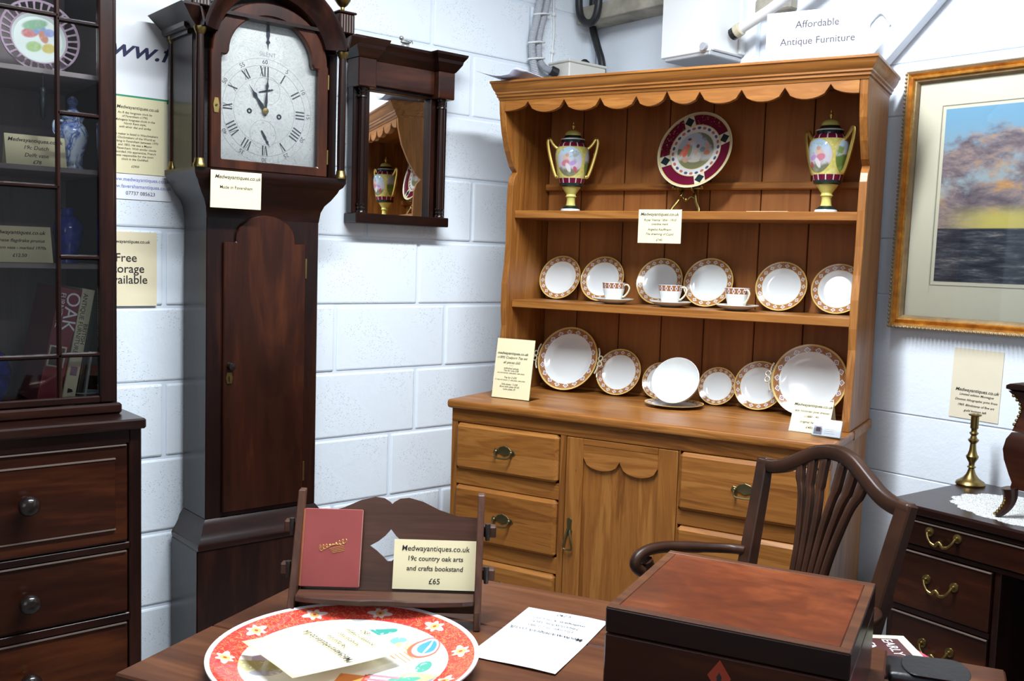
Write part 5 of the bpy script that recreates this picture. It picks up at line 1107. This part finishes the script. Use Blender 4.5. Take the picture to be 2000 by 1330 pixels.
# ------------------------------------------------------------------ imari charger with its card
def charger_mat():
    g = G('imari_charger'); x, y, z = g.xyz(); r = g.m('SQRT', g.m('ADD', g.m('MULTIPLY', x, x), g.m('MULTIPLY', y, y))); an = g.m('ARCTAN2', y, x)
    n1 = g.noise(g.map((5, 5, 5)), 1, 4); n2 = g.noise(g.map((14, 14, 14)), 1, 4, .6, 1.5)
    c = (.84, .86, .86)
    def blob(c, cx, cy, rx, ry, rt, col, tex=True):
        m = g.ell(x, y, cx, cy, rx, ry, rt, .12)
        if tex: m = g.m('MULTIPLY', m, g.smooth(n2, .30, .46))
        return g.mix(m, c, col)
    for a in ((-.28, .56, .17, .10, .2, (.08, .36, .27)), (.0, .62, .22, .05, .3, (.06, .32, .26)), (-.46, .44, .06, .15, -.5, (.10, .40, .38)), (-.58, .30, .10, .05, .3, (.62, .58, .22)), (-.40, .36, .10, .05, .9, (.52, .48, .62)), (-.62, -.05, .08, .16, .2, (.58, .52, .70)), (-.56, -.20, .20, .12, .5, (.50, .47, .22)), (-.50, -.28, .12, .05, .6, (.40, .40, .48)),
              (.26, .52, .07, .07, 0, (.20, .50, .56)), (.34, .44, .10, .06, -.4, (.62, .58, .24)), (.58, .10, .06, .10, 0, (.06, .34, .26)), (.60, -.12, .16, .10, -.4, (.58, .54, .26)), (.50, -.14, .12, .05, .3, (.06, .36, .26)), (.64, -.22, .14, .04, .5, (.34, .32, .40))): c = blob(c, *a)
    # pavilion: striped roof, fan and red steps
    st = g.smooth(g.m('SINE', g.m('MULTIPLY', g.m('ADD', x, y), 110)), .2, .6)
    rf = g.m('MULTIPLY', g.band(g.m('ADD', x, g.m('MULTIPLY', y, -.5)), .10, .36, .005), g.band(g.m('ADD', y, g.m('MULTIPLY', x, .5)), .36, .58, .005)); c = g.mix(rf, c, g.mix(st, (.80, .70, .60), (.72, .28, .16)))
    c = blob(c, .50, .40, .13, .15, 0, (.66, .12, .06), False); c = blob(c, .51, .41, .105, .125, 0, (.46, .40, .66), False); c = blob(c, .52, .42, .075, .09, 0, (.06, .30, .62), False); c = blob(c, .53, .42, .012, .09, -.2, (.75, .8, .85), False)
    s1 = g.m('MULTIPLY', g.band(x, .02, .20, .004), g.band(y, -.50, -.14, .004)); c = g.mix(s1, c, (.74, .26, .06)); s2 = g.m('MULTIPLY', g.band(x, .20, .25, .004), g.band(y, -.5, -.12, .004)); c = g.mix(s2, c, (.66, .08, .04))
    s3 = g.m('MULTIPLY', g.band(x, .22, .46, .004), g.m('MULTIPLY', g.band(y, -.25, -.10, .004), g.smooth(g.m('SINE', g.m('MULTIPLY', y, 90)), -.2, .2))); c = g.mix(s3, c, (.42, .20, .26)); c = blob(c, .36, -.32, .16, .06, .5, (.66, .10, .05), False)
    # red rim with blossoms and scrolls
    red = g.mix(n1, (.52, .035, .03), (.68, .06, .045)); rim = g.mix(g.m('MULTIPLY', g.smooth(g.m('ABSOLUTE', g.m('SUBTRACT', n2, .5)), .022, .012), .8), red, (.78, .30, .12))
    N_ = 10; a = g.m('DIVIDE', an, 2*pi/N_); fr = g.m('MULTIPLY', g.m('SUBTRACT', g.m('SUBTRACT', a, g.m('FLOOR', a)), .5), 2*pi/N_); u = g.m('MULTIPLY', fr, .865); v = g.m('SUBTRACT', r, .865)
    ph = g.m('ARCTAN2', v, u); rr = g.m('SQRT', g.m('ADD', g.m('POWER', g.m('ABSOLUTE', g.m('DIVIDE', u, 1.55)), 2.0), g.m('MULTIPLY', v, v))); edge = g.m('ADD', .056, g.m('MULTIPLY', g.m('COSINE', g.m('MULTIPLY', ph, 6.0)), .014))
    q = g.m('SUBTRACT', rr, edge); rim = g.mix(g.smooth(q, .003, -.003), rim, (.82, .62, .60)); r0 = g.m('SQRT', g.m('ADD', g.m('MULTIPLY', u, u), g.m('MULTIPLY', v, v))); rim = g.mix(g.smooth(r0, .040, .036), rim, (.80, .42, .14)); rim = g.mix(g.smooth(r0, .016, .013), rim, (.55, .08, .04))
    c = g.mix(g.smooth(r, .765, .772), c, rim); c = g.mix(g.smooth(r, .962, .970), c, (.86, .84, .84))
    return g.set(c, .10)
cg = MB().lathe([(0, .022), (.55, .022), (.70, .045), (.78, .085), (.96, .130), (1.0, .140), (1.0, .128), (.94, .112), (.72, .03), (.58, 0), (0, 0)], 96).build('porcelain_charger', charger_mat(), None, 0, 40)
cg.matrix_world = T(1.583, -2.052, .7205) @ RZ(R(40)) @ Matrix.Diagonal((.207, .207, .207, 1)); tag(cg, 'large round porcelain charger with red floral rim lying on the table', 'dish')
def flat_card(name, label, w, h, M, mat, wav=.004, folds=True):
    V = []; Fc = []; nx = 12
    for i in range(nx+1):
        v_ = i/nx; zz = wav*(abs(v_-.5)*2)**1.3 + .0008
        for j in range(5): V.append((-w/2+w*j/4, -h/2+h*v_, zz*(.7+.3*sin(j*1.3))))
    for i in range(nx):
        for j in range(4): Fc.append((i*5+j, i*5+j+1, i*5+6+j, i*5+5+j))
    o = MB().add(V, Fc).build(name, mat, None, 0, 60); o.modifiers.new('solid', 'SOLIDIFY').thickness = .0006; o.modifiers['solid'].offset = -1; o.matrix_world = M; return tag(o, label, 'card')
# table frame coordinates of the card on the charger: long way from lower left to upper right
o = flat_card('charger_card', 'cream folded card about the charger lying inside it', .158, .195, TW(.262, -.492, .7505) @ basis((0, 0, 0), (-.90, .43, .02), (-.43, -.90, .05)), M_CREAM, .002)
text(o, 'Medwayantiques.co.uk', .0150, -.004, -.004, M_INK, .0042, .28, .012); text(o, '19c Japanese\nhand painted\nporcelain charger', .0115, 0, -.045, M_INK, .0045, .3, .004, lead=1.75); text(o, '£60', .0125, .010, -.083, M_INK, .005, .3, .004)
o = flat_card('chair_card', 'white folded card about the arm chair lying open on the table', .153, .247, TM @ Matrix.Identity(4) @ TM.inverted() @ basis((1.6745, -1.7275, .7208), (-.905, -.425, 0), (.425, -.905, 0)), M_PAPER, .003)
text(o, 'Medwayantiques.co.uk', .0148, 0, -.022, M_INK, .0028, .2, .012); text(o, 'George III c1780\nHepplewhite style\nmahogany arm chair', .0122, 0, -.062, M_INK, .0034, .2, .005, lead=1.42); text(o, '£240', .0125, 0, -.108, M_INK, .0042, .2, .005)
# ------------------------------------------------------------------ stool with books at the right
st = thing('side_stool', 'dark wooden stool beside the arm chair carrying books', 'stool', TW(0, 0, 0))
bx('seat_top', wood('table', 'x'), st, 1.075, 1.255, -.22, .190, .628, .650, .004)
for x in (1.100, 1.230):
    for y in (-.19, .160): MB().strip([(x, y, .628), (x, y, 0)], [.018, .013], [.018, .013], None, (0, 1, 0)).build('leg', wood('table', 'z'), st, .002)
for y in (-.19, .160): bx('stretcher', wood('table', 'x'), st, 1.114, 1.216, y-.008, y+.008, .20, .225)
mg = thing('magazine', 'pink covered magazine on the stool under the other book', 'magazine', TW(1.107, .056, .6505, .68))
g = G('magazine_print'); n = g.noise(g.map((18, 18, 18)), 1, 3); MB().box(-.085, .085, -.12, .12, .0, .008).build('cover', g.set(g.ramp(n, [(.40, (.55, .03, .09)), (.52, (.62, .10, .16)), (.58, (.70, .62, .66)), (.66, (.16, .06, .08))]), .25), mg, .001)
eb = thing('early_book', 'brown paperback with pale border and white title lying on the magazine', 'book', TW(1.055, .088, .6590, .38))
bx('pages', plain('page_edges', (1, 1, 1)), eb, -.064, .068, -.098, .098, .001, .014); cv = bx('cover', plain('pale_border', (.58, .58, .40), .4), eb, -.066, .070, -.1, .1, .014, .0155, .0004)
MB().box(-.066, .052, -.10, .082, .0155, .0159).build('title_panel', plain('brown_print2', (.075, .022, .022), .4), cv)
tx = text(cv, 'EARLY MODERN', .026, 0, 0, M_PAPER, .0163, 0, .004, align='LEFT'); tx.matrix_local = basis((.028, .078, .0163), (0, -1, 0), (1, 0, 0))
tx = text(cv, 'ENGLISH', .026, 0, 0, M_PAPER, .0163, 0, .004, align='LEFT'); tx.matrix_local = basis((-.010, .060, .0163), (0, -1, 0), (1, 0, 0))
lc = thing('leather_case', 'black leather pouch with rounded flap lying on the brown paperback', 'case', TW(1.108, .008, .6752, .12))
M_LEA = plain('black_leather', (.010, .010, .012), .38, 0, .5, 0, .25)
MB().box(-.050, .060, -.040, .045, .0, .020).build('body', M_LEA, lc, .009, 50, None, 3)
fp = [(-.005, -.042), (.060, -.045)] + [(.060+.022*cos(a), .0+.046*sin(a)) for a in [-1.2+2.4*i/12 for i in range(13)]] + [(.060, .047), (-.005, .044)] + [(-.005-.020*cos(a), .001-.043*sin(a)*-1) for a in [1.3-2.6*i/10 for i in range(11)]]
MB().prism(fp, 'z', .0202, .0232).build('flap', M_LEA, lc, .0012)
